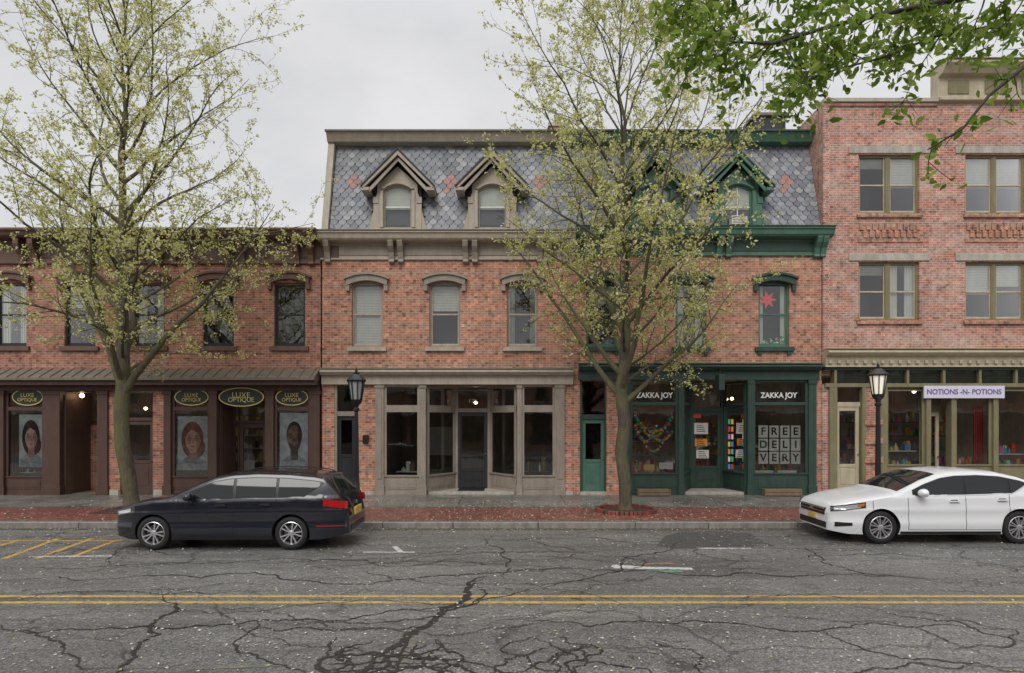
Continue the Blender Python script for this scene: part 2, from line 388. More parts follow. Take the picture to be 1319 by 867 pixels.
    for a,b,sd in ((10,57,3),(-64,-20,9)):
        clutter(d,X(a),X(b),.5,0,[.8,1.2,1.6],60,sd,[m_white,m_items[4],m_chrome,m_blackdoor,m_items[7]],.07,.2)
    clutter(d,X(90),X(330),4.6,0,[.9,1.4,1.9,2.4],150,5,[m_white,m_items[4],m_items[2],m_blackdoor],.12,.3)
    d.finish()
    def softskin(nm,c1,c2):
        m,nt,b=newmat(nm); nt.links.new(ramp(nt,noise(nt,pos(nt),5,2),[(.4,c1),(.6,c2)]),b.inputs['Base Color']); return m
    skin=softskin('poster_skin',(.50,.29,.22),(.66,.43,.34)); skin2=softskin('poster_skin_dark',(.20,.11,.08),(.36,.22,.16)); hair=softskin('poster_hair',(.14,.05,.03),(.26,.11,.06)); hair2=flat('poster_hair_black',(.03,.022,.02),.6)
    bg=softskin('poster_background',(.42,.47,.50),(.60,.64,.66)); cl=softskin('poster_cloth',(.18,.22,.25),(.36,.40,.42)); lip=flat('poster_lips',(.36,.12,.11),.5); shd=softskin('poster_shadow',(.34,.19,.14),(.40,.24,.18)); shd2=flat('poster_beard_and_shade',(.07,.045,.04),.6)  # beard colour also draws the printed shading on the man's neck, nose, cheek
    for px,pyt,pyb,wd,sk,hr,woman in ((247,536,606,40,skin,hair,True),(378,532,606,38,skin2,hair2,False),(38,534,602,32,skin,hair2,True)):
        ps=P('shop_poster',None); y=.085
        x0,x1=X(px-wd/2),X(px+wd/2); z0,z1=Z(pyb),Z(pyt); xc=(x0+x1)/2; W=x1-x0; H=z1-z0
        ps.box(x0,x1,y,y+.01,z0,z1,bg)
        ps.prism([(xc-W*.48,z0),(xc+W*.48,z0),(xc+W*.44,z0+H*.14),(xc+W*.3,z0+H*.21),(xc+W*.12,z0+H*.27),(xc-W*.12,z0+H*.27),(xc-W*.3,z0+H*.21),(xc-W*.44,z0+H*.14)],y-.004,y-.001,cl)
        zc=z0+H*.56
        if woman: ps.prism(ell(xc-W*.02,zc+H*.01,W*.36,H*.33),y-.006,y-.0045,hr); ps.prism(ell(xc+W*.04,zc-H*.14,W*.36,H*.2),y-.0063,y-.0047,hr)
        ps.prism([(xc-W*.13,z0+H*.18),(xc+W*.13,z0+H*.18),(xc+W*.12,zc),(xc-W*.12,zc)],y-.008,y-.0065,shd if woman else shd2)
        if not woman: ps.prism(ell(xc,zc+H*.06,W*.265,H*.235),y-.0095,y-.0085,hr)
        face=[(xc+W*.25*math.cos(a_)*(1-.18*max(0,-math.sin(a_))),zc-H*.01+H*.235*math.sin(a_)) for a_ in [2*math.pi*k/24 for k in range(24)]]
        ps.prism(face,y-.012,y-.010,sk)
        ps.prism([(a_ if a_>xc+W*.12 else xc+W*.12,b_) for a_,b_ in face],y-.0127,y-.0121,shd if woman else shd2)
        if woman: ps.prism([(xc-W*.25,zc+H*.02),(xc-W*.22,zc+H*.2),(xc,zc+H*.27),(xc+W*.22,zc+H*.2),(xc+W*.25,zc+H*.02),(xc+W*.17,zc+H*.13),(xc-W*.05,zc+H*.19),(xc-W*.18,zc+H*.12)],y-.0138,y-.0128,hr)
        else: ps.prism([(xc-W*.19,zc-H*.07),(xc-W*.1,zc-H*.1),(xc+W*.1,zc-H*.1),(xc+W*.19,zc-H*.07),(xc+W*.13,zc-H*.2),(xc,zc-H*.25),(xc-W*.13,zc-H*.2)],y-.0138,y-.0128,shd2)
        for sx in (-1,1):
            ps.ring(ell(xc+sx*W*.105,zc+H*.025,W*.088,H*.04,14),ell(xc+sx*W*.105,zc+H*.025,W*.078,H*.034,14),y-.018,y-.0142,hair2)
            ps.prism(ell(xc+sx*W*.105,zc+H*.025,W*.038,H*.012,10),y-.016,y-.0142,hair2)
            ps.prism([(xc+sx*W*.05,zc+H*.068),(xc+sx*W*.17,zc+H*.066),(xc+sx*W*.12,zc+H*.08)],y-.016,y-.0142,hr)
        ps.prism([(xc-W*.035,zc-H*.055),(xc+W*.035,zc-H*.055),(xc+W*.012,zc+H*.0),(xc-W*.012,zc)],y-.016,y-.0142,shd if woman else shd2)
        ps.prism(ell(xc,zc-H*.12,W*.07,H*.013,12),y-.016,y-.0142,lip)
        ps.finish()
    for px,wd,ft in ((36,20,.0),(247,22,.2),(311,29,.3),(376,21,.2)):
        big=px==311; sp=P('optician_sign',None,.0); y=-.13 if big else -.06; x=X(px,y); z=Z(511.5,y)
        o=ell(x,z,wd/41,.27 if not big else .30,32); i=ell(x,z,wd/41-.03,.24 if not big else .27,32)
        sp.ring(o,i,y-.02,y+.02,m_gold); sp.prism(ell(x,z,wd/41-.025,.245 if not big else .275,32),y-.008,y+.015,m_signgreen)
        so=sp.finish()
        s1=.18 if not big else .24
        text('sign_text','LUXE',x,y-.03,z+.055,s1,m_gold,so,.004,0,1.0); text('sign_text','OPTIQUE',x,y-.03,z-.09,s1*.85,m_gold,so,.004,0,.95)
    for o in (w,t,g,c,s): o.finish()
left_building()

# ============================================================ SLATES
def slate_mat():
    m,nt,b=newmat('roof_slate'); g=N(nt,'ShaderNodeNewGeometry')
    c=ramp(nt,g.outputs['Random Per Island'],[(0,(.13,.14,.16)),(.3,(.19,.20,.225)),(.75,(.25,.26,.28)),(1,(.35,.35,.355))])
    c=mix(nt,c,ramp(nt,noise(nt,g.outputs['Position'],1.2,4,.7),[(.3,.75),(.7,1.2)]),1.0,'MULTIPLY')
    nt.links.new(c,b.inputs['Base Color']); setin(b,Roughness=.5); return m
m_slate=slate_mat(); m_slated=flat('slate_underlay',(.035,.037,.043),.7); m_pink=paint('pink_slate',(.38,.21,.18),.5,.3)
MB=(0.02,Z(298)); MT=(0.95,Z(184,.95))
def mans_pt(x,s,off=0):
    y=MB[0]+(MT[0]-MB[0])*s; z=MB[1]+(MT[1]-MB[1])*s
    ny=-(MT[1]-MB[1]); nz=(MT[0]-MB[0]); l=math.hypot(ny,nz); return (x,y+ny/l*off,z+nz/l*off)
def slates(p,xa,xb,diam,dorm):
    L=math.hypot(MT[0]-MB[0],MT[1]-MB[1]); e=.165; w=.26; rows=int(L/e)
    p.quad([mans_pt(xa,0),mans_pt(xb,0),mans_pt(xb,1),mans_pt(xa,1)],m_slated)
    for r in range(rows+1):
        x=xa+(-w/2 if r%2 else 0)
        while x<xb:
            g_=.009; x0=max(x+g_,xa); x1=min(x+w-g_,xb); xc=x+w/2
            if x1-x0>.03:
                s0=(r*e-.11)/L; s1=min((r*e+e)/L,1)
                sc=(r*e+e*.5)/L; zz=mans_pt(0,sc)[2]; skip=False
                for dx in dorm:
                    if abs(xc-dx)<.72 and sc<.52: skip=True
                if not skip:
                    mt=m_slate
                    for dx,dz in diam:
                        if abs(xc-dx)/.27+abs(zz-dz)/.36<1: mt=m_pink
                    a=.024+random.uniform(-.004,.008)
                    if x0>x+g_+.001 or x1<x+w-g_-.001: pts=[mans_pt(x0,s0+.05/L,a),mans_pt(x1,s0+.05/L,a),mans_pt(x1,s1,.006),mans_pt(x0,s1,.006)]
                    else:
                        pts=[mans_pt(x0,s0+.12/L,a),mans_pt(x0+w*.12,s0+.05/L,a),mans_pt(xc-w*.16,s0+.008/L,a),mans_pt(xc,s0,a),mans_pt(xc+w*.16,s0+.008/L,a),mans_pt(x1-w*.12,s0+.05/L,a),mans_pt(x1,s0+.12/L,a),mans_pt(x1,s1,.006),mans_pt(x0,s1,.006)]
                    p.quad(pts,mt)
            x+=w
def dormer(e,px,mat,glassblind=0,ac=False,vic=False):
    t=P('dormer',e,.005); g=P('dormer_glass',e); y=-.02
    def q(dx,py): return (X(px+dx,y),Z(py,y))
    t.box(X(px-30,y),X(px-26,y),y+.1,1.3,Z(297,y),Z(228,y),m_slated); t.box(X(px+26,y),X(px+30,y),y+.1,1.3,Z(297,y),Z(228,y),m_slated)
    o=[q(-31,297)]+[q(-31,262),q(-26,248),q(-26,238)]+[q(0,214)]+[q(26,238),q(26,248),q(31,262)]+[q(31,297)]
    xi0,xi1=X(px-18,y),X(px+18,y); zt=Z(238,y); arcp=arc(xi0,xi1,zt-.16,.16,7)
    i=[(xi0,Z(293.5,y))]+arcp+[(xi1,Z(293.5,y))]
    t.ring(o,i,y,y+.12,mat)
    t.prism([q(-38,297),q(-31,297),q(-31,270)],y+.02,y+.1,mat); t.prism([q(31,297),q(38,297),q(31,270)],y+.02,y+.1,mat)
    t.box(X(px-40,y),X(px+40,y),y-.06,y+.13,Z(299.5,y),Z(295.5,y),mat)
    t.band(arc(xi0-.09,xi1+.09,zt-.12,.2,9),arc(xi0-.01,xi1+.01,zt-.15,.17,9),y-.05,y+.01,mat)
    for sx in (-1,1):
        t.box(X(px+sx*20.5-2,y),X(px+sx*20.5+2,y),y-.04,y+.01,Z(293,y),Z(246,y),mat)
        t.box(X(px+sx*28-3.5,y),X(px+sx*28+3.5,y),y-.03,y+.01,Z(262,y),Z(254,y),mat)
    yo=-.38; yk=1.5
    for sx in (-1,1):
        ex,ez=X(px+sx*46,yo),Z(239,yo); ax,az=X(px,yo),Z(192,yo)
        t.prism([(ax,az),(ex,ez),(ex,ez-.11),(ax,az-.17)],yo,yo+.09,mat)
        t.prism([(ax,az-.20),(ex-sx*.15,ez-.08),(ex-sx*.2,ez-.18),(ax,az-.32)],yo+.1,yo+.16,mat)
        v=[(ax,yo-.03,az+.05),(ex+sx*.04,yo-.03,ez+.02),(ex+sx*.04,yk,ez+.02),(ax,yk,az+.05)]
        v2=[(a,b,c-.07) for a,b,c in v]
        t.add(v+v2,[(0,1,2,3),(4,7,6,5),(0,4,5,1),(1,5,6,2),(2,6,7,3),(3,7,4,0)],m_slated if not vic else m_dgreen)
        t.box(ex-sx*.22,ex+sx*.03,yo,y+.3,ez-.14,ez-.04,mat)
    fr=.05; yy=y+.05
    t.ring([(xi0,Z(293.5,y))]+arcp+[(xi1,Z(293.5,y))],[(xi0+fr,Z(293.5,y)+fr)]+arc(xi0+fr,xi1-fr,zt-.16-fr*.5,.13,7)+[(xi1-fr,Z(293.5,y)+fr)],yy+.02,yy+.08,m_beige2 if not vic else m_green)
    t.box(xi0+fr,xi1-fr,yy+.03,yy+.07,Z(266,y)-.02,Z(266,y)+.02,m_white)
    if vic: t.box((xi0+xi1)/2-.015,(xi0+xi1)/2+.015,yy+.03,yy+.07,Z(293,y)+.05,zt-.03,m_white)
    g.quad([(a,yy+.05,b) for a,b in i],m_glass)
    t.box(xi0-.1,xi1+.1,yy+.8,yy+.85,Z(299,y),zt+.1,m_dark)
    t.box(xi0,xi1,yy+.12,yy+.14,Z(268,y),zt,m_blind)
    if ac:
        t.box(X(px-10,y),X(px+10,y),y-.12,y+.2,Z(290,y),Z(279,y),m_white)
        for k in range(5): t.box(X(px-9,y),X(px+9,y),y-.13,y-.118,Z(288.5-k*2,y),Z(287.7-k*2,y),m_beige2)
    t.finish(); g.finish()

def mansard(name,pa,pb,mat,mat2,winpx,dorms,diam,leftcap,rightcap,green):
    e=empty(name); w=P('walls',e); t=P('window_frames',e,.004); g=P('window_glass_panes',e); c=P('cornice',e,.006); r=P('mansard_roof',e)
    xl,xr=X(pa),X(pb)
    ops=[(X(p-20),X(p+20),Z(447),Z(362)) for p in winpx]
    wall(w,xl,xr,Z(478),Z(306),ops,0,m_brick)
    w.box(xl+.01,xr-.01,9,9.2,.1,MT[1]-.2,m_brick); w.box(xl+.01,xr-.01,1.0,9,MT[1]-.25,MT[1]-.15,m_slated)
    if leftcap: w.box(xl+.005,xl+.2,.95,9,Z(300),MT[1]+.05,m_brick); w.quad([(xl+.003,.02,Z(478)),(xl+.003,9,Z(478)),(xl+.003,9,MT[1]),(xl+.003,.96,MT[1]),(xl+.003,.02,MB[1])],m_brick)
    for k,p in enumerate(winpx):
        a,b,c0,d=ops[k]
        bl=[.95,.42,-.2,.3,-.25,-.16][(k+(3 if green else 0))%6]
        sash(t,g,a,b,c0,d,0,mat2 if not green else m_green,rise=.12,blind=bl,inner=m_beige if not green else m_green)
        hood(t,p-27,p+27,354,370,mat2 if not green else m_dgreen)
        t.box(X(p-25),X(p+25),-.1,.05,Z(452.5),Z(447.2),mat if not green else m_dgreen)
        if green:
            for sx in (-19,19): t.box(X(p+sx-2.5),X(p+sx+2.5),-.07,.03,Z(457),Z(452.6),m_dgreen)
        t.prism([(X(p-23),Z(361)),(X(p+23),Z(361)),(X(p+23),Z(367.2)),(X(p-23),Z(367.2))],.06,.12,mat2 if not green else m_dgreen)
    zc=Z(297,-.45) if not green else Z(291,-.5)
    prof=[(.25,zc),(-.48,zc),(-.5,zc-.05),(-.45,zc-.1),(-.42,zc-.22),(-.36,zc-.27),(-.03,zc-.3),(-.03,zc-.72),(-.07,zc-.74),(-.07,zc-.8),(.01,zc-.8),(.25,zc-.5)]
    c.exx(prof,xl-(.05 if leftcap else -.055),xr+(.05 if not rightcap else .22),mat if not green else m_green)
    c.box(xl,xr,-.055,-.02,zc-.66,zc-.36,mat2 if not green else m_dgreen)
    c.exx([(.26,zc+.03),(-.52,zc+.03),(-.52,zc-.002),(.26,zc-.002)],xl-(.05 if leftcap else -.055),xr+(.05 if not rightcap else .24),m_metal if not green else m_dgreen)
    bx=[pa+8,505,517,600,612,695,707,pb-10] if not green else [755,767,840,852,925,937,1050,1058]
    for p in bx: bracket(c,p,307 if not green else 303,340 if not green else 333,7,.38,mat2 if not green else m_green)
    slates(r,xl+(.22 if leftcap else 0),xr,[(X(d),Z(231,.5)) for d in diam],[X(d) for d in dorms])
    zt=MT[1]
    c.exx([(.5,zt+.12),(.62,zt-.1),(.9,zt-.14),(1.4,zt-.1),(1.4,zt+.16),(.46,zt+.16)][::-1],xl-(.02 if leftcap else 0),xr-.002,mat if not green else m_green)
    c.exx([(.42,zt+.22),(1.42,zt+.22),(1.42,zt+.162),(.42,zt+.162)],xl-(.05 if leftcap else 0),xr-.002,m_metal if not green else m_dgreen)
    if leftcap:
        c.exx([(-.1,MB[1]),(.3,MB[1]),(1.2,zt+.1),(.75,zt+.1)],xl-.004,xl+.2,mat)
    for k,d in enumerate(dorms): dormer(e,d,mat if not green else m_green,ac=green and k==len(dorms)-1,vic=green)
    return e,w,t,g,c,r
e,w,t,g,c,r=mansard('mansard_brick_building',415,738,m_beige,m_beige2,[473,573,673],[512,634],[450,575,700],True,False,False)
s=P('storefront',e,.004)
xl,xr=X(415),X(738); zc=Z(474,-.35)
c.exx([(.05,zc),(-.36,zc-.04),(-.38,zc-.12),(-.3,zc-.2),(-.16,zc-.24),(-.16,zc-.5),(.05,zc-.5)],xl+.02,xr-.01,m_beige)
c.exx([(.05,zc+.035),(-.40,zc-.008),(-.40,zc-.038),(.05,zc-.002)],xl+.01,xr-.01,m_metal)
zh=zc-.5; w.box(xl,xr,.003,.3,zh-.02,Z(478)-.002,m_brick)
for a,b in ((415,431),(459,484),(727,738)):
    w.box(X(a)+.002,X(b)-.002,-.02,.35,SW-.03,zh+.01,m_brick); s.box(X(a)+.004,X(b)-.004,-.06,.3,SW-.03,SW+.12,m_stone)
for a,b in ((484,495),(541,549),(666,672),(715,727)):
    s.box(X(a),X(b),-.09,.12,SW-.03,zh+.01,m_beige2); s.box(X(a)-.02,X(b)+.02,-.12,.12,SW-.03,SW+.3,m_beige2); s.box(X(a)-.02,X(b)+.02,-.12,.12,zh-.1,zh+.004,m_beige2)
    if b-a>9: s.box(X(a)+.06,X(b)-.06,-.11,-.08,SW+.5,zh-.3,m_beige2)
zs,zm,zm2=Z(614),Z(531),Z(522)
shopwin(s,g,(X(495),0),(X(541),0),SW-.02,zs,zm,zm2,zh,m_beige2); shopwin(s,g,(X(672),0),(X(715),0),SW-.02,zs,zm,zm2,zh,m_beige2)
ya=1.25
shopwin(s,g,(X(549),.05),(X(586,ya),ya),SW-.02,zs,zm,zm2,zh,m_beige2,fr=.1); shopwin(s,g,(X(666),.05),(X(632,ya),ya),SW-.02,zs,zm,zm2,zh,m_beige2,fr=.1)
door(s,g,(X(590,ya),ya),(X(628,ya),ya),SW+.08,Z(531,ya),m_blackdoor,.22)
s.box(X(586,ya),X(590,ya),ya-.05,ya+.05,SW,zh,m_beige2); s.box(X(628,ya),X(632,ya),ya-.05,ya+.05,SW,zh,m_beige2); s.box(X(590,ya),X(628,ya),ya-.05,ya+.05,Z(531,ya),Z(526,ya),m_beige2)
g.quad([(X(590,ya),ya,Z(526,ya)),(X(628,ya),ya,Z(526,ya)),(X(628,ya),ya,zh),(X(590,ya),ya,zh)],m_sglass)
s.box(X(549),X(666),.055,ya-.055,SW-.02,SW+.08,m_stone); s.box(X(549),X(666),.03,ya+.1,zh-.02,zh+.1,m_beige)
s.box(X(592,ya),X(625,ya),ya-.9,ya-.2,SW+.083,SW+.1,m_black)
text('house_number','175',X(609,ya),ya-.02,Z(517,ya),.2,m_cream,e)
door(s,g,(X(434),.12),(X(457),.12),SW+.1,Z(536),m_blackdoor,.45); s.box(X(431),X(434),.0,.2,SW,zh,m_beige2); s.box(X(457),X(459),.0,.2,SW,zh,m_beige2)
s.box(X(434),X(457),.03,.19,Z(536),Z(530),m_beige2); g.quad([(X(434),.12,Z(530)),(X(457),.12,Z(530)),(X(457),.12,zh),(X(434),.12,zh)],m_sglass); s.box(X(431)+.003,X(459)-.003,-.15,.295,SW-.02,SW+.1,m_stone)
rm=room(e,484,727,.36,5,zh+.12,nb=1,wallm=paint('empty_shop_wall',(.24,.21,.17),.9))
clutter(rm,X(500),X(540),1.4,0,[.75],5,11,[m_white,m_floor],.2,.5); clutter(rm,X(675),X(712),1.4,0,[.75],5,12,[m_white,m_floor],.2,.5)
rm.box(X(520),X(575),4.9,4.98,1.1,2.2,m_white); rm.finish()
mb=P('mailbox',None,.01); mb.box(X(468),X(475),-.12,-.022,Z(571),Z(562),m_black); mb.exx([(-.13,Z(562)),(-.02,Z(560)),(-.02,Z(562)-.001)],X(467.6),X(475.4),m_black); mb.finish()
for o in (w,t,g,c,r,s): o.finish()

# ---- green unit
e,w,t,g,c,r=mansard('mansard_brick_building.001',738,1058,m_beige,m_green,[775,890,997],[845,951],[762,893,1017],False,True,True)
s=P('storefront',e,.004)
xl,xr=X(738),X(1058); zc=Z(467,-.4)
c.exx([(.05,zc),(-.38,zc-.04),(-.42,zc-.12),(-.3,zc-.22),(-.14,zc-.26),(-.14,zc-.52),(.05,zc-.52)],X(745),X(1053),m_dgreen)
c.exx([(.05,zc+.03),(-.44,zc-.01),(-.44,zc-.038),(.05,zc-.003)],X(744),X(1054),m_green)
zh=zc-.52; w.box(xl+.002,xr,.003,.3,zh-.02,Z(478)-.002,m_brick)
for a,b in ((738,747),(781,799),(1050,1058)):
    w.box(X(a)+.003,X(b)-.002,-.02,.35,SW-.03,zh+.01,m_brick)
for a,b in ((799,811),(873,880),(962,969),(1040,1050)):
    s.box(X(a),X(b),-.1,.12,SW-.03,zh+.01,m_dgreen); s.box(X(a)-.02,X(b)+.02,-.13,.12,SW-.03,SW+.3,m_dgreen); s.box(X(a)-.02,X(b)+.02,-.13,.12,zh-.12,zh+.004,m_dgreen)
zs,zm,zm2=Z(611),Z(522),Z(518)
shopwin(s,g,(X(811),0),(X(873),0),SW-.02,zs,zm,zm2,zh,m_dgreen); shopwin(s,g,(X(969),0),(X(1040),0),SW-.02,zs,zm,zm2,zh,m_dgreen)
ya=1.3
shopwin(s,g,(X(880),.05),(X(888,ya),ya),SW-.02,zs,zm,zm2,zh,m_dgreen,fr=.1); shopwin(s,g,(X(962),.05),(X(932,ya),ya),SW-.02,zs,zm,zm2,zh,m_dgreen,fr=.1)
door(s,g,(X(892,ya),ya),(X(928,ya),ya),SW+.08,Z(530,ya),m_dgreen,.25)
s.box(X(888,ya),X(892,ya),ya-.05,ya+.05,SW,zh,m_dgreen); s.box(X(928,ya),X(932,ya),ya-.05,ya+.05,SW,zh,m_dgreen); s.box(X(892,ya),X(928,ya),ya-.05,ya+.05,Z(530,ya),Z(525,ya),m_dgreen)
g.quad([(X(892,ya),ya,Z(525,ya)),(X(928,ya),ya,Z(525,ya)),(X(928,ya),ya,zh),(X(892,ya),ya,zh)],m_sglass)
s.box(X(880),X(962),.055,ya-.055,SW-.02,SW+.08,m_stone); s.box(X(880),X(962),.03,ya+.1,zh-.02,zh+.1,m_green)
door(s,g,(X(750),.12),(X(779),.12),SW+.1,Z(540),m_green,.4); s.box(X(747),X(750),.0,.2,SW,zh,m_dgreen); s.box(X(779),X(781),.0,.2,SW,zh,m_dgreen)
s.box(X(750),X(779),.03,.19,Z(540),Z(534),m_dgreen); g.quad([(X(750),.12,Z(534)),(X(779),.12,Z(534)),(X(779),.12,zh),(X(750),.12,zh)],m_sglass); s.box(X(747)+.003,X(781)-.003,-.12,.295,SW-.02,SW+.1,m_stone)
rm=room(e,799,1049,.36,5,zh+.12,nb=2)
clutter(rm,X(813),X(872),.45,0,[.75],34,21,None,.16,.45); clutter(rm,X(972),X(1038),.45,0,[.75],34,22,None,.16,.4)
clutter(rm,X(810),X(875),3.5,0,[.7,1.2,1.7,2.2],120,23,None,.15,.35); clutter(rm,X(930),X(1040),3.5,0,[.7,1.2,1.7,2.2],150,24,None,.15,.35)
clutter(rm,X(945),X(962),1.6,0,[.5,.9,1.3,1.7,2.1],50,25,None,.1,.25)
rm.finish()
gd=P('bead_garland',None)
m_bead=[flat('bead_%d'%i,c,.4) for i,c in enumerate(((.95,.12,.08),(.1,.75,.8),(.95,.3,.65),(.2,.8,.25),(.98,.85,.15),(.98,.5,.12),(.95,.95,.95)))]
for k,(pa_,pb_,pt,sag) in enumerate(((819,866,533,30),(820,867,538,18),(819,846,549,20),(838,867,556,12),(819,866,536,46))):
    for j in range(17):
        u=j/16; px=pa_+(pb_-pa_)*u; py=pt+sag*(1-(2*u-1)**2)
        gd.octa((X(px),.075+k*.008,Z(py)),.058,m_bead[(j+2*k)%7])
gd.finish()
cd=P('free_delivery_sign',None)
L=['FREE','DELI','VERY']
for rr in range(3):
    for k in range(4):
        px=984+k*14; py=556+rr*17
        cd.box(X(px-6),X(px+6),.060,.065,Z(py+7.8),Z(py-7.8),m_white)
cdo=cd.finish()
for rr in range(3):
    for k in range(4): text('letter',L[rr][k],X(984+k*14),.055,Z(556+rr*17),.33,m_black,cdo,.001,.008)
nt_=P('shop_notice',None)
for px,py,ww,hh,yy,mi_ in ((903,552,9,12,ya-.05,4),(903,570,8,8,ya-.05,7),(905,585,8,9,ya-.05,4),(1014,609,12,5,.07,-1),(984,609,12,5,.07,4),(898,536,5,4,ya-.05,0),(858,600,9,7,.07,4),(836,602,7,6,.07,2)):
    nt_.box(X(px-ww,yy),X(px+ww,yy),yy,yy+.006,Z(py+hh*.6,yy),Z(py-hh*.6,yy),m_white if mi_<0 else m_items[mi_])
for px,py in ((903,552),(903,570),(905,585)):
    for k in range(4): nt_.box(X(px-6,ya),X(px+5-k,ya),ya-.054,ya-.0505,Z(py+4-k*2.4,ya),Z(py+3.2-k*2.4,ya),m_black)
for k in range(7):
    for j in range(2): nt_.box(X(948)-.1*j,X(948)+.07-.1*j,.45,.455,.9+.24*k,1.06+.24*k,m_items[(k*3+j)%8])
nt_.finish()
for px in (843,1003):
    so=P('shop_sign',None); so.box(X(px-28),X(px+28),.03,.036,Z(516),Z(503),m_black)
    oo=so.finish(); text('sign_text','ZAKKA JOY',X(px),-.012,Z(509.5),.235,m_white,oo,.003,.006,.92)
hs=P('hanging_sign',None,.004); hs.box(X(925,-.5),X(926,-.5),-.9,0,Z(478),Z(477),m_black); hs.box(X(922,-.5)-.01,X(929,-.5),-.85,-.45,Z(503,-.5),Z(483,-.5),m_dgreen); hs.box(X(925,-.5),X(926,-.5),-.7,-.68,Z(483.2,-.5),Z(477.2),m_black); hs.finish()
st=P('star_ornament',None); m_red=flat('red_ornament',(.85,.05,.03),.5); cxs,czs=X(991),Z(385)
pts=[]
for k in range(14):
    a=math.pi*2*k/14; rr=.30 if k%2==0 else .13; pts.append((cxs+rr*math.cos(a),czs+rr*math.sin(a)))
st.prism(pts,.150,.165,m_red); st.finish()
fl=P('window_box_plant',None)
for k in range(60): fl.octa((X(997)+random.uniform(-.38,.38),.19+random.uniform(-.02,.05),Z(444)+random.uniform(0,.35)*random.random()),random.uniform(.02,.05),m_items[random.choice([3,3,3,5,4])])
fl.finish()
for o in (w,t,g,c,r,s): o.finish()
ch=P('chimney',None,.01); ch.box(X(708,3),X(730,3),3,3.7,11,Z(163,3),m_brick); ch.box(X(706,3),X(732,3),2.95,3.75,Z(163,3),Z(158,3),m_stone); ch.lathe([(.12,0),(.14,.35),(.11,.36)],(X(719,3),3.3,Z(158,3)),m_tan,12); ch.finish()
ch=P('chimney',None,.01); ch.box(X(973,4),X(1012,4),4,5,11,Z(150,4),m_slated); ch.box(X(970,4),X(1015,4),3.9,5.1,Z(150,4),Z(146,4),m_metal); ch.finish()

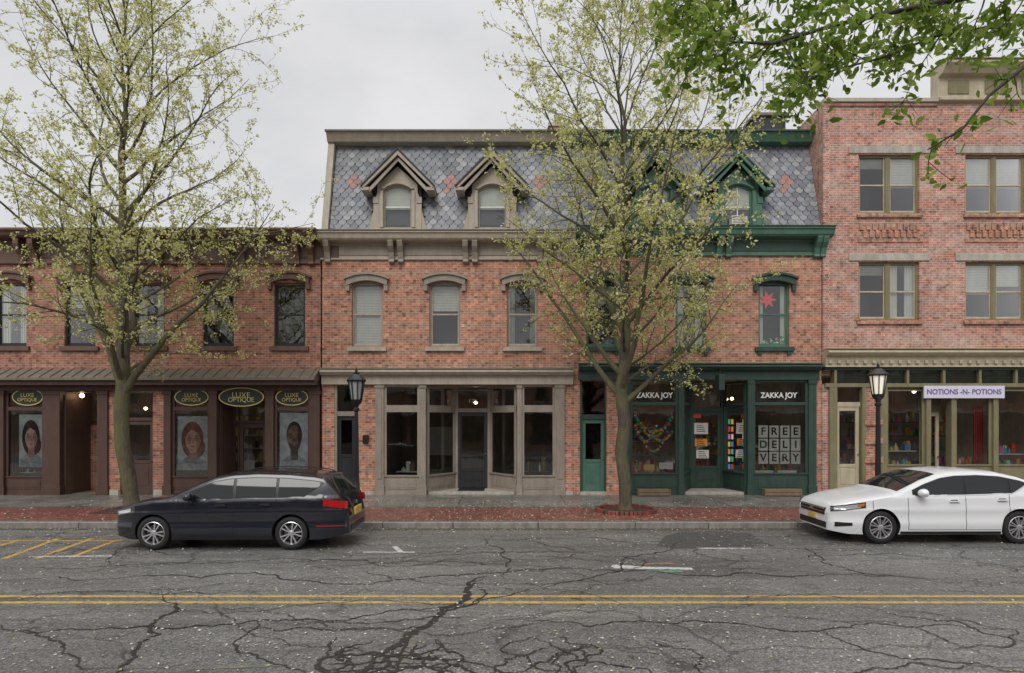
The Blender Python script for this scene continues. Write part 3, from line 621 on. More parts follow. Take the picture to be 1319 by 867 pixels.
# ============================================================ RIGHT BUILDING
def right_building():
    e=empty('brick_corner_building'); w=P('walls',e); t=P('window_frames',e,.004); g=P('window_glass_panes',e); c=P('cornice',e,.008); s=P('storefront',e,.004)
    y=-.05; xl,xr=X(1058.5),X(1720); cx=[1144,1281,1418,1555,1692-15]
    ops=[]
    for p in cx:
        ops+= [(X(p-39),X(p+39),Z(276),Z(200)),(X(p-39),X(p+39),Z(413),Z(338))]
    zt=Z(134)
    wall(w,xl,xr,Z(452),zt,ops,y,m_brickR)
    w.box(xl,xl+.25,.25,9,Z(452),zt,m_brickR); w.box(xr-.2,xr-.05,.2,9,.1,zt,m_brickR); w.box(xl,xr,9,9.2,.1,zt,m_brickR); w.box(xl+.3,xr,.3,9,zt-.3,zt-.2,m_metal)
    w.box(X(1043,.9),xl-.002,.75,4,MT[1]-.9,Z(160,.9),m_brickR); w.box(X(1042,.9),xl+.1,.72,4,Z(160,.9),Z(157,.9),m_stone)
    w.box(xl-.003,X(1066),y-.05,.2,Z(452),zt,m_brickR)
    for p in cx:
        for a,b,zl in ((276,200,190),(413,338,328)):
            sash(t,g,X(p-39),X(p-.5),Z(a),Z(b),y,m_olive,blind=random.choice([.35,.5,.25,.15]),room=True,fr=.07,inner=m_tan)
            sash(t,g,X(p+.5),X(p+39),Z(a),Z(b),y,m_olive,blind=random.choice([.35,.5,.3,-.3]),room=True,fr=.07,inner=m_tan)
            t.box(X(p-1.8),X(p+1.8),y+.08,y+.195,Z(a)+.002,Z(b)-.002,m_olive)
            t.box(X(p-52),X(p+52),y-.04,y+.1,Z(zl+8.5),Z(zl-.5),m_stone)
            t.box(X(p-42),X(p+42),y-.09,y+.15,Z(a+5),Z(a+.2),m_brick)
        for k in range(10):
            w.box(X(p-38+k*8),X(p-38+k*8+5),y-.05,y+.02,Z(297),Z(289),m_brick)
            if k<9: w.box(X(p-34+k*8),X(p-34+k*8+5),y-.06,y+.02,Z(307),Z(298),m_brick)
        w.box(X(p-40),X(p+44),y-.03,y+.02,Z(313),Z(308),m_brick)
    xa=X(1206); z0=Z(76,-.5)
    w.box(xa+.05,xr,y+.001,.3,zt-.01,z0-.9,m_brickR)
    c.exx([(.3,z0),(-.5,z0),(-.52,z0-.09),(-.4,z0-.2),(-.3,z0-.32),(-.1,z0-.36),(-.1,z0-.95),(-.2,z0-1.0),(-.2,z0-1.1),(.01,z0-1.15),(.3,z0-1.15)],xa,xr,m_tan)
    c.exx([(.32,z0+.04),(-.55,z0+.04),(-.55,z0-.002),(.32,z0-.002)],xa-.03,xr,m_olive)
    for k in range(12): c.box(xa+.3+k*1.15,xa+.95+k*1.15,-.13,-.09,z0-.88,z0-.45,m_olive)
    c.box(xl,xa-.01,y-.12,.35,zt,zt+.12,m_stone)
    c.box(xl,xa-.01,y-.06,.33,zt-.1,zt-.002,m_brickR)
    zc=Z(449,-.4)
    c.exx([(.0,zc),(-.42,zc-.03),(-.45,zc-.12),(-.36,zc-.2),(-.25,zc-.24),(-.2,zc-.5),(-.24,zc-.55),(0,zc-.55)],xl+.02,xr,m_tan)
    c.exx([(.0,zc+.035),(-.47,zc+.005),(-.47,zc-.025),(0,zc-.003)],xl+.02,xr,m_olive)
    zf=zc-.55
    for k in range(60):
        xx=xl+.1+k*.27
        if xx<xr-.2: c.box(xx,xx+.1,-.28,-.2,zf+.1,zf+.2,m_tan)
    w.box(xl+.001,xr,-.04,.3,zf-.01,Z(452)+.02,m_brickR)
    s.box(xl+.05,xr,-.1,.195,Z(477),zf+.002,m_dgreen)
    zt2,zt1=Z(494),Z(476.8)
    s.box(xl+.05,xr,-.14,.2,Z(499),zt2,m_olive)
    xx=X(1076)
    while xx<xr-1:
        s.box(xx-.08,xx,-.105,.15,zt2,zt1,m_olive); g.quad([(xx,.0,zt2),(xx+1.05,.0,zt2),(xx+1.05,.0,zt1),(xx,.0,zt1)],m_sglass); s.box(xx,xx+1.04,.08,.1,zt2,zt1,m_dgreen); xx+=1.13
    zh=Z(499)
    cols_=[(1066,1076),(1108,1113),(1132,1140),(1190,1196),(1222,1228),(1276,1282),(1334,1342)]
    for o in (0,276,552):
        for a,b in cols_:
            if o<552 and a==1334: b=1342
            if o and a==1066: continue
            if X(b+o)<xr: s.box(X(a+o)+.001,X(b+o)-.001,-.135,.15,SW-.02,zh-.001,m_olive)
        if X(1132+o)<xr:
            w.box(X(1113+o),X(1132+o),-.1,.3,SW-.02,zh-.002,m_brick)
            for k in range(4): w.box(X(1111+o),X(1134+o),-.16,-.05,Z(620-k*24),Z(612-k*24),m_brick)
        for a,b in ((1140,1190),(1228,1276),(1282,1334)):
            if X(b+o)<xr: shopwin(s,g,(X(a+o),0),(X(b+o),0),SW-.02,Z(600),zh-.12,zh-.04,zh-.003,m_olive)
        if X(1228+o)<xr:
            door(s,g,(X(1196+o),.5),(X(1222+o),.5),SW,Z(531,.5),m_tan,.25); s.box(X(1194+o),X(1224+o),.45,.55,Z(531,.5),zh,m_olive)
            door(s,g,(X(1077+o),.05),(X(1107+o),.05),SW+.05,Z(524),m_tan,.3); s.box(X(1076+o),X(1108+o),.0,.1,Z(524),Z(518),m_tan); g.quad([(X(1076+o),.05,Z(518)),(X(1108+o),.05,Z(518)),(X(1108+o),.05,zh),(X(1076+o),.05,zh)],m_sglass)
    w.box(xl,X(1066),-.048,.3,SW-.02,zh+.1,m_brickR)
    rm=room(e,1060,1718,.6,5,zh+.6,nb=5)
    clutter(rm,X(1142),X(1188),.3,0,[.95,1.5],40,31,None,.14,.35); clutter(rm,X(1230),X(1274),.3,0,[.95],26,32,None,.14,.35); clutter(rm,X(1284),X(1330),.3,0,[.95,1.4],36,33,None,.14,.35)
    clutter(rm,X(1142),X(1330),3.5,0,[.9,1.4,1.9,2.4],160,34,None,.15,.35)
    m_redc=flat('red_curtain',(.40,.04,.03),.8)
    for k in range(9):
        rm.box(X(1262+k*1.4),X(1263+k*1.4),.25+(k%2)*.03,.3+(k%2)*.03,1,2.9,m_redc)
    rm.finish()
    so=P('shop_sign',None,.004); so.box(X(1190,-.2),X(1294,-.2),-.21,-.16,Z(513,-.2),Z(497,-.2),flat('lavender_sign',(.66,.64,.76),.5)); oo=so.finish()
    text('sign_text','NOTIONS -N- POTIONS',X(1242,-.22),-.215,Z(505,-.2),.225,flat('purple_letter',(.18,.12,.35),.5),oo,.003,.005,.96)
    for o in (w,t,g,c,s): o.finish()
right_building()

# ============================================================ GROUND
def groundmat():
    m,nt,b=newmat('far_ground'); p=pos(nt)
    nt.links.new(ramp(nt,noise(nt,p,.3,5),[(.3,(.07,.075,.05)),(.7,(.12,.115,.09))]),b.inputs['Base Color']); setin(b,Roughness=.9); return m
def roadmat():
    m,nt,b=newmat('asphalt'); p=pos(nt)
    sp=noise(nt,p,48,3,.8); big=noise(nt,mapping(nt,p,(.35,1,1)),.55,7,.72)
    c=ramp(nt,big,[(.28,(.100,.097,.091)),(.5,(.145,.14,.132)),(.72,(.205,.197,.184))])
    c=mix(nt,c,ramp(nt,sp,[(.3,.2),(.5,.95),(.68,2.0)]),1.0,'MULTIPLY')
    v=N(nt,'ShaderNodeTexVoronoi'); v.inputs['Scale'].default_value=38; nt.links.new(p,v.inputs['Vector'])
    c=mix(nt,c,ramp(nt,v.outputs['Color'],[(.2,.65),(.8,1.35)]),1.0,'MULTIPLY')
    st=noise(nt,mapping(nt,p,(.12,1.6,1)),1,5,.7)
    c=mix(nt,c,ramp(nt,st,[(.35,.76),(.6,1.1)]),1.0,'MULTIPLY')
    ds=N(nt,'ShaderNodeVectorMath',operation='MULTIPLY_ADD'); nn=N(nt,'ShaderNodeTexNoise'); nn.inputs['Scale'].default_value=1.3; nn.inputs['Detail'].default_value=6; nt.links.new(p,nn.inputs['Vector'])
    nt.links.new(nn.outputs['Color'],ds.inputs[0]); ds.inputs[1].default_value=(1.3,1.3,0); nt.links.new(p,ds.inputs[2])
    def cr(scale,w,lo,hi,ns,mx):
        ve=N(nt,'ShaderNodeTexVoronoi',feature='DISTANCE_TO_EDGE'); ve.inputs['Scale'].default_value=scale
        nt.links.new(mapping(nt,ds.outputs[0],(.6,1,0)),ve.inputs['Vector'])
        k=ramp(nt,ve.outputs['Distance'],[(0,mx),(w,0.0)])
        return mix(nt,k,ramp(nt,noise(nt,p,ns,3),[(lo,0.0),(hi,1.0)]),1.0,'MULTIPLY')
    c=mix(nt,c,(.035,.033,.031),cr(.6,.016,.40,.55,.35,.9)); c=mix(nt,c,(.04,.038,.035),cr(1.7,.024,.50,.64,.28,.85))
    nt.links.new(c,b.inputs['Base Color'])
    rr=ramp(nt,noise(nt,p,.8,5,.7),[(.35,.30),(.65,.58)]); nt.links.new(rr,b.inputs['Roughness'])
    bump(nt,b,sp,.5,.012); return m
def swmat():
    m,nt,b=newmat('sidewalk_concrete'); p=pos(nt)
    br=N(nt,'ShaderNodeTexBrick'); nt.links.new(p,br.inputs['Vector']); br.offset=0.0
    setin(br,Scale=1.0); br.inputs['Brick Width'].default_value=1.5; br.inputs['Row Height'].default_value=1.35; br.inputs['Mortar Size'].default_value=.014
    br.inputs['Color1'].default_value=(.155,.147,.136,1); br.inputs['Color2'].default_value=(.21,.20,.183,1); br.inputs['Mortar'].default_value=(.05,.05,.045,1)
    c=mix(nt,br.outputs['Color'],ramp(nt,noise(nt,p,1.2,7,.75),[(.3,.55),(.7,1.3)]),1.0,'MULTIPLY')
    c=mix(nt,c,ramp(nt,noise(nt,p,60,2),[(.3,.75),(.7,1.2)]),1.0,'MULTIPLY')
    nt.links.new(c,b.inputs['Base Color']); nt.links.new(ramp(nt,noise(nt,p,.7,4),[(.4,.2),(.6,.5)]),b.inputs['Roughness']); return m
m_road=roadmat(); m_side=swmat(); m_far=groundmat()
def sheet(name,x0,x1,y0,y1,z,mat,parent=None):
    p=P(name,parent); p.quad([(x0,y0,z),(x1,y0,z),(x1,y1,z),(x0,y1,z)],mat); return p.finish()
sheet('ground',-900,900,-900,900,-.02,m_far)
sheet('road',-120,120,-17.6,KY+.02,0,m_road)
p=P('sidewalk'); p.box(-60,60,KY+.16,9.5,-.01,SW,m_side); p.finish()
p=P('sidewalk'); p.box(-60,60,-32,-17.75,-.01,SW,m_side); p.finish()
sheet('brick_paving_strip',-60,60,KY+.35,-2.9,SW+.004,m_paver)
m_kerb=paint('kerb_stone',(.27,.25,.225),.5,.4,4)
p=P('kerb',None,.012)
x=-60
while x<60:
    l=random.uniform(1.4,2.4)
    p.box(x,x+l-.012,KY+random.uniform(-.008,.008),KY+.158,-.012,SW+.006+random.uniform(-.005,.005),m_kerb)
    x+=l
x=-60
while x<60:
    l=random.uniform(1.4,2.4); p.box(x,x+l-.012,-17.75,-17.6,-.012,SW+.006,m_kerb); x+=l
p.finish()
m_gut=paint('gutter_debris',(.09,.075,.06),.5,.5,6)
def treepit(px,py,ringed):
    x,y=G(px,py,SW)
    p=P('tree_planter',None,.004); soil=paint('mulch',(.07,.036,.023),.9,.5,10)
    if ringed:
        p.lathe([(.01,.06),(.4,.06),(.68,.035),(.68,.0)],(x,y,SW+.004),soil,28,cap=False)
        for k in range(44):
            a=2*math.pi*k/44; r=.74; cx_,cy_=x+r*math.cos(a),y+r*math.sin(a)
            d=Vector((math.cos(a),math.sin(a)))*.05; p.obox((cx_-d.x,cy_-d.y),(cx_+d.x,cy_+d.y),.085,SW-.01,SW+.10+random.uniform(-.015,.015),m_paver)
    else:
        p.box(x-.7,x+.7,y-.7,y+.7,SW-.01,SW+.02,soil)
    p.finish(); return x,y
TR=treepit(806,659,True); TL=treepit(171,657,False)
def worn(name,rgb,lo=.36,hi=.5):
    m,nt,b=newmat(name); p=pos(nt); f=ramp(nt,noise(nt,p,9,8,.8),[(lo,0.0),(hi,1.0)])
    c=mix(nt,(.135,.13,.122),rgb,f); c=mix(nt,c,ramp(nt,noise(nt,p,60,2),[(.3,.6),(.7,1.15)]),1.0,'MULTIPLY')
    nt.links.new(c,b.inputs['Base Color']); setin(b,Roughness=.5); return m
m_yel=worn('yellow_road_paint',(.56,.36,.07),.36,.50); m_wht=worn('white_road_paint',(.62,.62,.60)); m_grn=worn('green_spray',(.12,.38,.21),.40,.58); m_org=worn('orange_spray',(.38,.20,.12),.42,.6)
mk=P('road_markings')
def gl(a,b,w,mat,z=.004):
    a=Vector(G(*a));b=Vector(G(*b)); d=(b-a); n=Vector((-d.y,d.x)).normalized()*w/2
    mk.quad([(v.x,v.y,z) for v in (a+n,b+n,b-n,a-n)],mat)
for yy in (-11.40,-11.71):
    x=-60
    while x<60:
        mk.quad([(x,yy-.055,.004),(x+2,yy-.055,.004),(x+2,yy+.055,.004),(x,yy+.055,.004)],m_yel); x+=2
gl((468,711.5),(534,711.5),.1,m_wht); gl((508,704),(516,711),.1,m_wht,.0048); gl((898,706.5),(968,706.5),.1,m_wht,.0048)
gl((790,731),(892,733),.16,m_wht); gl((788,729),(830,732),.2,m_wht,.0048); gl((832,735.5),(880,736.5),.15,m_grn,.0056); gl((815,727.5),(868,726),.16,m_org,.0064)
gl((5,720),(75,694),.11,m_yel); gl((47,720),(118,694),.11,m_yel); gl((92,718),(150,696),.11,m_yel); gl((-60,720),(25,696),.11,m_yel);gl((-40,697),(158,697),.09,m_yel,.0048); gl((40,717.5),(145,716.5),.09,m_wht,.0056)
m_yel2=worn('faded_yellow_paint',(.30,.24,.12),.50,.64)
gl((254,861),(365,857),.08,m_yel2); gl((520,858),(534,822),.08,m_yel2)
mk.finish()
m_tar=paint('tar_seal',(.034,.032,.030),.4,.4,6); m_patch=paint('asphalt_patch',(.095,.091,.087),.5,.45,8)
pt=P('road_patch'); pp=[G(*q) for q in ((846,703),(872,707),(915,705.5),(968,706),(984,698),(966,687),(920,684.5),(880,685),(856,691))]; pt.quad([(a_,b_,.003) for a_,b_ in pp],m_patch)
pt.quad([(-60,KY-.22,.0022),(60,KY-.30,.0022),(60,KY,.0022),(-60,KY,.0022)],m_gut); pt.finish()
ck=P('road_cracks')
rc=random.Random(4); zc_=[.0068]
def crack(pts,w,jit=.12,pix=True,taper=True):
    zc_[0]+=.00006; z=zc_[0]
    q=[Vector(G(*p_)) if pix else Vector(p_) for p_ in pts]
    for it in range(5):
        n=[]
        for a,b in zip(q[:-1],q[1:]):
            d=b-a; nn=Vector((-d.y,d.x)); n+=[a,(a+b)/2+nn*rc.uniform(-jit,jit)*1.6]
        n.append(q[-1]); q=n
    prev=None; K=len(q); ws=1.0
    for i,v in enumerate(q):
        d=(q[min(i+1,K-1)]-q[max(i-1,0)])
        if d.length<1e-5: continue
        t_=i/(K-1); ws=.8*ws+.2*rc.uniform(.1,1.9); ww=w*ws*rc.uniform(.6,1.2)*(min(1,4*(1-t_)+.15,4*t_+.2) if taper else 1)
        nn=Vector((-d.y,d.x)).normalized()*ww/2
        cur=(v+nn,v-nn)
        if prev: ck.quad([(prev[0].x,prev[0].y,z),(cur[0].x,cur[0].y,z),(cur[1].x,cur[1].y,z),(prev[1].x,prev[1].y,z)],m_tar)
        prev=cur
crack([(628,742),(600,770),(560,800),(520,825),(470,880)],.09,.1); crack([(622,745),(585,785),(540,808),(500,850),(480,880)],.045,.12)
crack([(-30,747),(200,742),(420,752),(640,738),(900,742),(1100,739),(1340,746)],.034); crack([(215,765),(200,800),(170,840),(150,880)],.04)
crack([(-30,722),(160,728),(330,722),(500,730),(700,722)],.022); crack([(-20,800),(120,812),(330,800),(430,800),(520,785),(600,778)],.03); crack([(690,760),(760,745),(800,728),(845,712),(870,690)],.028); crack([(640,800),(760,808),(900,800),(1060,812),(1200,806),(1340,815)],.026,.1)
crack([(1020,700),(1060,725),(1120,740),(1200,748)],.03); crack([(1140,790),(1230,800),(1330,830)],.026); crack([(1060,812),(1110,835),(1180,850),(1340,860)],.024)
crack([(640,690),(655,720),(648,745)],.024); crack([(320,795),(300,830),(340,850),(420,880)],.026); crack([(120,735),(190,700),(260,716)],.02)
for k in range(9):
    x=rc.uniform(400,570); crack([(x,rc.uniform(818,835)),(x+rc.uniform(-60,40),850),(x+rc.uniform(-90,90),880)],.035,.15)
for k in range(5):
    y=rc.uniform(825,862); crack([(rc.uniform(400,440),y),(480,y+rc.uniform(-8,8)),(rc.uniform(530,600),y+rc.uniform(-8,8))],.028,.15)
for k in range(8):
    x=rc.uniform(690,900); crack([(x,rc.uniform(815,840)),(x+rc.uniform(-70,70),rc.uniform(835,850)),(x+rc.uniform(-90,90),880)],.022,.18)
for k in range(62):
    x=rc.uniform(-11,11); y=rc.uniform(-15,-6.4); pts=[(x,y)]
    a=rc.choice([0,math.pi])+rc.gauss(0,.3) if rc.random()<.75 else rc.uniform(0,6.28)
    for j in range(rc.randint(3,7)):
        x+=math.cos(a)*.7; y+=math.sin(a)*.45; a+=rc.gauss(0,.4); pts.append((x,max(-16,min(y,-6.2))))
    crack(pts,rc.uniform(.010,.025),.12,False)
ck.finish()
m_petal=leafmat('fallen_petal_mat',[(0,(.66,.62,.55)),(.6,(.52,.48,.38)),(1,(.33,.36,.16))],.1)
def leaf_mesh(name,C,S,mat,parent=None,flatz=False,asp=.5):
    C=np.asarray(C); n=len(C); S=np.asarray(S).reshape(n,1)
    a=np.random.normal(size=(n,3))
    if flatz: a[:,2]*=.08
    a/=np.linalg.norm(a,axis=1,keepdims=True)
    b=np.random.normal(size=(n,3))
    if flatz: b[:,2]*=.08
    b-=a*(a*b).sum(1,keepdims=True); b/=np.linalg.norm(b,axis=1,keepdims=True)
    V=np.stack([C-a*S,C-a*S*.1+b*S*asp,C+a*S,C-a*S*.1-b*S*asp],1).reshape(-1,3)
    me=bpy.data.meshes.new(name); me.vertices.add(4*n); me.vertices.foreach_set('co',V.ravel())
    me.loops.add(4*n); me.loops.foreach_set('vertex_index',np.arange(4*n,dtype=np.int32)); me.polygons.add(n)
    me.polygons.foreach_set('loop_start',np.arange(0,4*n,4,dtype=np.int32)); me.polygons.foreach_set('loop_total',np.full(n,4,dtype=np.int32))
    me.update(); me.validate(); me.materials.append(mat)
    o=bpy.data.objects.new(name,me); scene.collection.objects.link(o)
    if parent: o.parent=parent
    return o
n=12000; px=np.concatenate([np.random.normal(TR[0]-1.5,4.0,n//2),np.random.normal(TL[0]+3,4.3,n//2)]); py=np.random.uniform(KY-.5,-1.2,n)
ok=(py<KY)|(py>KY+.16); z=np.where(py<KY,.014,SW+.02); C=np.stack([px,py,z],1)[ok]
nd=7500; x2=np.random.uniform(-12,12,nd); y2=np.random.uniform(-15,-5.7,nd); C=np.concatenate([C,np.stack([x2,y2,np.full(nd,.014)],1)])
leaf_mesh('fallen_petals',C,np.random.uniform(.008,.026,len(C)),m_petal,flatz=True)

# ============================================================ TREES
def barkmat(name,c1,c2,moss):
    m,nt,b=newmat(name); p=pos(nt)
    c=ramp(nt,noise(nt,mapping(nt,p,(6,6,1.5)),3,6,.7),[(.3,c1),(.7,c2)])
    c=mix(nt,c,moss,ramp(nt,noise(nt,p,1.5,4),[(.42,0.0),(.65,.75)])); nt.links.new(c,b.inputs['Base Color']); setin(b,Roughness=.85)
    bump(nt,b,noise(nt,mapping(nt,p,(1,1,.25)),22,5),.9,.04); return m
m_bark=barkmat('bark',(.05,.04,.03),(.13,.105,.075),(.13,.14,.04)); m_bark2=barkmat('bark_dark',(.03,.024,.02),(.07,.055,.045),(.06,.06,.03))
def curve_obj(name,splines,mat,parent,res=1):
    cu=bpy.data.curves.new(name,'CURVE'); cu.dimensions='3D'; cu.bevel_depth=1.0; cu.bevel_resolution=res; cu.use_fill_caps=False
    for pts in splines:
        s_=cu.splines.new('POLY'); s_.points.add(len(pts)-1)
        s_.points.foreach_set('co',[c for p_,r in pts for c in (p_[0],p_[1],p_[2],1.0)]); s_.points.foreach_set('radius',[r for p_,r in pts])
        s_.use_smooth=True
    cu.materials.append(mat); o=bpy.data.objects.new(name,cu); scene.collection.objects.link(o)
    if parent: o.parent=parent
    return o
def path(rn,p,d,L,r0,r1,n,wob,up):
    pts=[(p.copy(),r0)]; d=d.normalized(); p=p.copy()
    for k in range(1,n+1):
        d=(d+Vector((rn.gauss(0,wob),rn.gauss(0,wob),rn.gauss(0,wob)+up))).normalized()
        p=p+d*(L/n); pts.append((p.copy(),r0+(r1-r0)*(k/n)**.8))
    return pts
def at(pts,t):
    f=t*(len(pts)-1); i=min(int(f),len(pts)-2); u=f-i; a,b=pts[i],pts[i+1]
    return a[0].lerp(b[0],u),a[1]+(b[1]-a[1])*u,(b[0]-a[0]).normalized()
def perp(rn,d,ang):
    r=Vector((rn.gauss(0,1),rn.gauss(0,1),rn.gauss(0,1))); r=(r-d*r.dot(d)).normalized()
    return (d*math.cos(ang)+r*math.sin(ang)).normalized()
def make_tree(base,H,env,lean,seed,nsc,zlo,leafmat_,rt=.17,dens=1.0):
    rn=random.Random(seed); e=empty('tree'); SP=[]; TW=[]; LC=[]; LS=[]
    b=Vector((base[0],base[1],SW-.02)); n=18; tr=[]
    for k in range(n+1):
        t=k/n; z=H*t; w=Vector((lean(t)+rn.gauss(0,.05)*(t>.1)*1.3,rn.gauss(0,.05)*(t>.1),z))
        r=(rt if z<zlo else rt*(1-(z-zlo)/(H-zlo))**1.35)*(1-.12*t)+.010
        if t==0: r*=1.5
        tr.append((b+w,r))
    tr.insert(1,(tr[0][0].lerp(tr[1][0],.2),rt*1.12)); tr.insert(2,(tr[0][0].lerp(tr[2][0],.5),rt*1.02))
    SP.append(tr)
    def leaves(p,amt):
        cs=rn.uniform(.8,1.25)
        for _ in range(amt):
            c=p+Vector((rn.gauss(0,.04),rn.gauss(0,.04),rn.gauss(0,.04)))*cs; LC.append(tuple(c)); LS.append(rn.uniform(.022,.05))
    for i in range(nsc):
        u=(i+.5)/nsc; zz=zlo+(H*.95-zlo)*u**1.15
        f=None
        for a,c in zip(tr[:-1],tr[1:]):
            if a[0].z<=zz+SW<=c[0].z:
                q=(zz+SW-a[0].z)/(c[0].z-a[0].z); f=(a[0].lerp(c[0],q),a[1]+(c[1]-a[1])*q); break
        if not f: continue
        az=i*2.399+rn.uniform(-.4,.4); el=math.radians(22+44*u+rn.uniform(-8,10))
        strong=i in (0,1,2,4,6,9)
        if strong: el=math.radians(rn.uniform(42,58))
        R=env(zz+1.3+(1.6 if strong else 0))*rn.uniform(.72,1.12); L=min(R/max(math.cos(el),.35),6.6 if strong else 5.2)
        r0=min(f[1]*.62,.016+L*(.0145 if strong else .0085))
        d=Vector((math.cos(az)*math.cos(el),math.sin(az)*math.cos(el),math.sin(el)))
        up=.03 if rn.random()<.6 else -.035
        p1=path(rn,f[0],d,L,r0,.005,10,.09,up); SP.append(p1)
        n2=int(4+L*2.1)
        for j in range(n2):
            t=.16+.82*(j+rn.random()*.6)/n2; q,rq,dq=at(p1,min(t,.99))
            d2=perp(rn,dq,math.radians(rn.uniform(28,60))); d2.z+=.12; L2=(.5+L*.28*(1-t*.5))*rn.uniform(.6,1.3)
            p2=path(rn,q,d2,L2,max(min(rq*.55,.013),.0045),.003,5,.13,.05 if rn.random()<.65 else -.12); TW.append(p2)
            n3=int(2+L2*3.1)
            for m in range(n3):
                t3=.15+.83*(m+rn.random())/n3; q3,r3,d3=at(p2,min(t3,.99)); L3=rn.uniform(.15,.55)
                p3=path(rn,q3,perp(rn,d3,math.radians(rn.uniform(25,65))),L3,.0035,.002,3,.16,.05); TW.append(p3)
                for s_ in range(3):
                    if rn.random()<.68*dens: leaves(at(p3,min(.99,.3+.35*s_))[0],rn.randint(3,9))
            for s_ in range(5):
                if rn.random()<.6*dens: leaves(at(p2,rn.uniform(.15,1)*.99)[0],rn.randint(3,9))
    curve_obj('trunk_and_limbs',SP,m_bark,e,2); curve_obj('twigs',TW,m_bark,e,0)
    leaf_mesh('leaves',LC,LS,leafmat_,e,asp=.6)
    return e
m_leafA=leafmat('young_leaves',[(0,(.36,.38,.10)),(.35,(.56,.57,.19)),(.7,(.72,.70,.34)),(1,(.86,.82,.60))],.5)
def ev(tab):
    zs=[a for a,b in tab]; rs=[b for a,b in tab]
    return lambda z: float(np.interp(z,zs,rs))
make_tree(TR,13.9,ev([(2.5,2.3),(4,3.1),(6,4.0),(7.5,4.1),(9.5,3.1),(11.5,2.3),(14,1.2)]),lambda t:-.1*math.sin(t*3),11,44,2.7,m_leafA,rt=.155)
make_tree(TL,15.2,ev([(2.5,2.4),(4,3.6),(6,4.7),(8,4.5),(10,3.7),(12,3.1),(15,1.8)]),lambda t:-.35*math.sin(min(t*6,1.6))+.2*t,23,46,2.9,m_leafA,rt=.18)
def overhang():
    rn=random.Random(5); e=empty('overhanging_tree'); SP=[]; LC=[]; LS=[]
    def pt(px,py,d): return Vector(((px-CXP)*d/F,CAMY+d,CH+(HZ-py)*d/F))
    tb=Vector((6.2,-18.6,SW-.02)); tp=Vector((6.0,-18.4,4.6))
    SP.append([(tb,.34),(tb.lerp(tp,.08),.25),(tb.lerp(tp,.5),.21),(tp,.18),(Vector((6.1,-18.2,6.4)),.12),(Vector((6.0,-18.0,8.2)),.07),(Vector((6.2,-18,9.5)),.02)])
    mains=[([tp,pt(1600,40,4.6),pt(1420,-20,4.7),pt(1300,-15,4.8),pt(1180,5,4.9),pt(1080,30,5.0),pt(1000,50,5.0),pt(945,52,5.1),pt(905,36,5.1)],.028,34),
           ([Vector((6.05,-18.3,5.2)),pt(1560,-90,5.2),pt(1400,-70,5.3),pt(1240,-45,5.4),pt(1120,-25,5.4),pt(1010,-10,5.5),pt(930,-6,5.5),pt(880,-15,5.5)],.035,32),
           ([Vector((6.0,-18.4,4.2)),pt(1480,30,4.3),pt(1380,50,4.35),pt(1319,82,4.4),pt(1270,125,4.4),pt(1235,165,4.4),pt(1200,190,4.4)],.016,7),
           ([Vector((6.02,-18.35,4.8)),pt(1500,0,5.6),pt(1380,20,5.7),pt(1280,35,5.8),pt(1200,50,5.8),pt(1130,72,5.8),pt(1060,95,5.9),pt(1012,118,5.9)],.016,22)]
    def leaf(p,k):
        for _ in range(k): c=p+Vector((rn.gauss(0,.05),rn.gauss(0,.05),rn.gauss(0,.045)-.02)); LC.append(c); LS.append(rn.uniform(.024,.05))
    for mi,(m,r,nb) in enumerate(mains):
        n=len(m); pts=[(q+Vector((rn.gauss(0,.02),rn.gauss(0,.03),rn.gauss(0,.02))),r*(1-k/(n-1))+.005) for k,q in enumerate(m)]; SP.append(pts)
        bare=(mi==2)
        for j in range(nb):
            t=.28+.71*(j+rn.random())/nb
            if t>.99: t=.99
            q,rq,dq=at(pts,t); d2=perp(rn,dq,math.radians(rn.uniform(30,75))); d2.z-=.1; L2=rn.uniform(.2,.6)*(1 if not bare else .4)
            p2=path(rn,q,d2,L2,min(rq*.6,.007),.002,5,.15,-.04); SP.append(p2)
            for k in range(7 if not bare else 2):
                q3,_,d3=at(p2,rn.uniform(.25,.99)); p3=path(rn,q3,perp(rn,d3,.8),rn.uniform(.08,.25),.003,.0015,3,.15,-.05); SP.append(p3)
                leaf(p3[-1][0],rn.randint(2,7)); leaf(p3[1][0],2)
    curve_obj('trunk_and_branches',SP,m_bark2,e,2)
    V=[];Fc=[]
    for c,s_ in zip(LC,LS):
        a=Vector((rn.gauss(0,1),rn.gauss(0,1),rn.gauss(-.6,.8))).normalized(); b=perp(rn,a,math.pi/2); nrm=a.cross(b); o=len(V)
        V+=[c-a*s_,c-a*s_*.35+b*s_*.5+nrm*s_*.15,c+a*s_*.35+b*s_*.42+nrm*s_*.15,c+a*s_*1.1,c+a*s_*.35-b*s_*.42+nrm*s_*.15,c-a*s_*.35-b*s_*.5+nrm*s_*.15]
        Fc+=[(o,o+1,o+2,o+3),(o,o+3,o+4,o+5)]
    me=bpy.data.meshes.new('leaves'); me.from_pydata([tuple(v) for v in V],[],Fc); me.materials.append(leafmat('green_leaves',[(0,(.10,.17,.025)),(.5,(.21,.31,.055)),(1,(.38,.46,.12))],.5))
    o=bpy.data.objects.new('leaves',me); scene.collection.objects.link(o); o.parent=e
overhang()

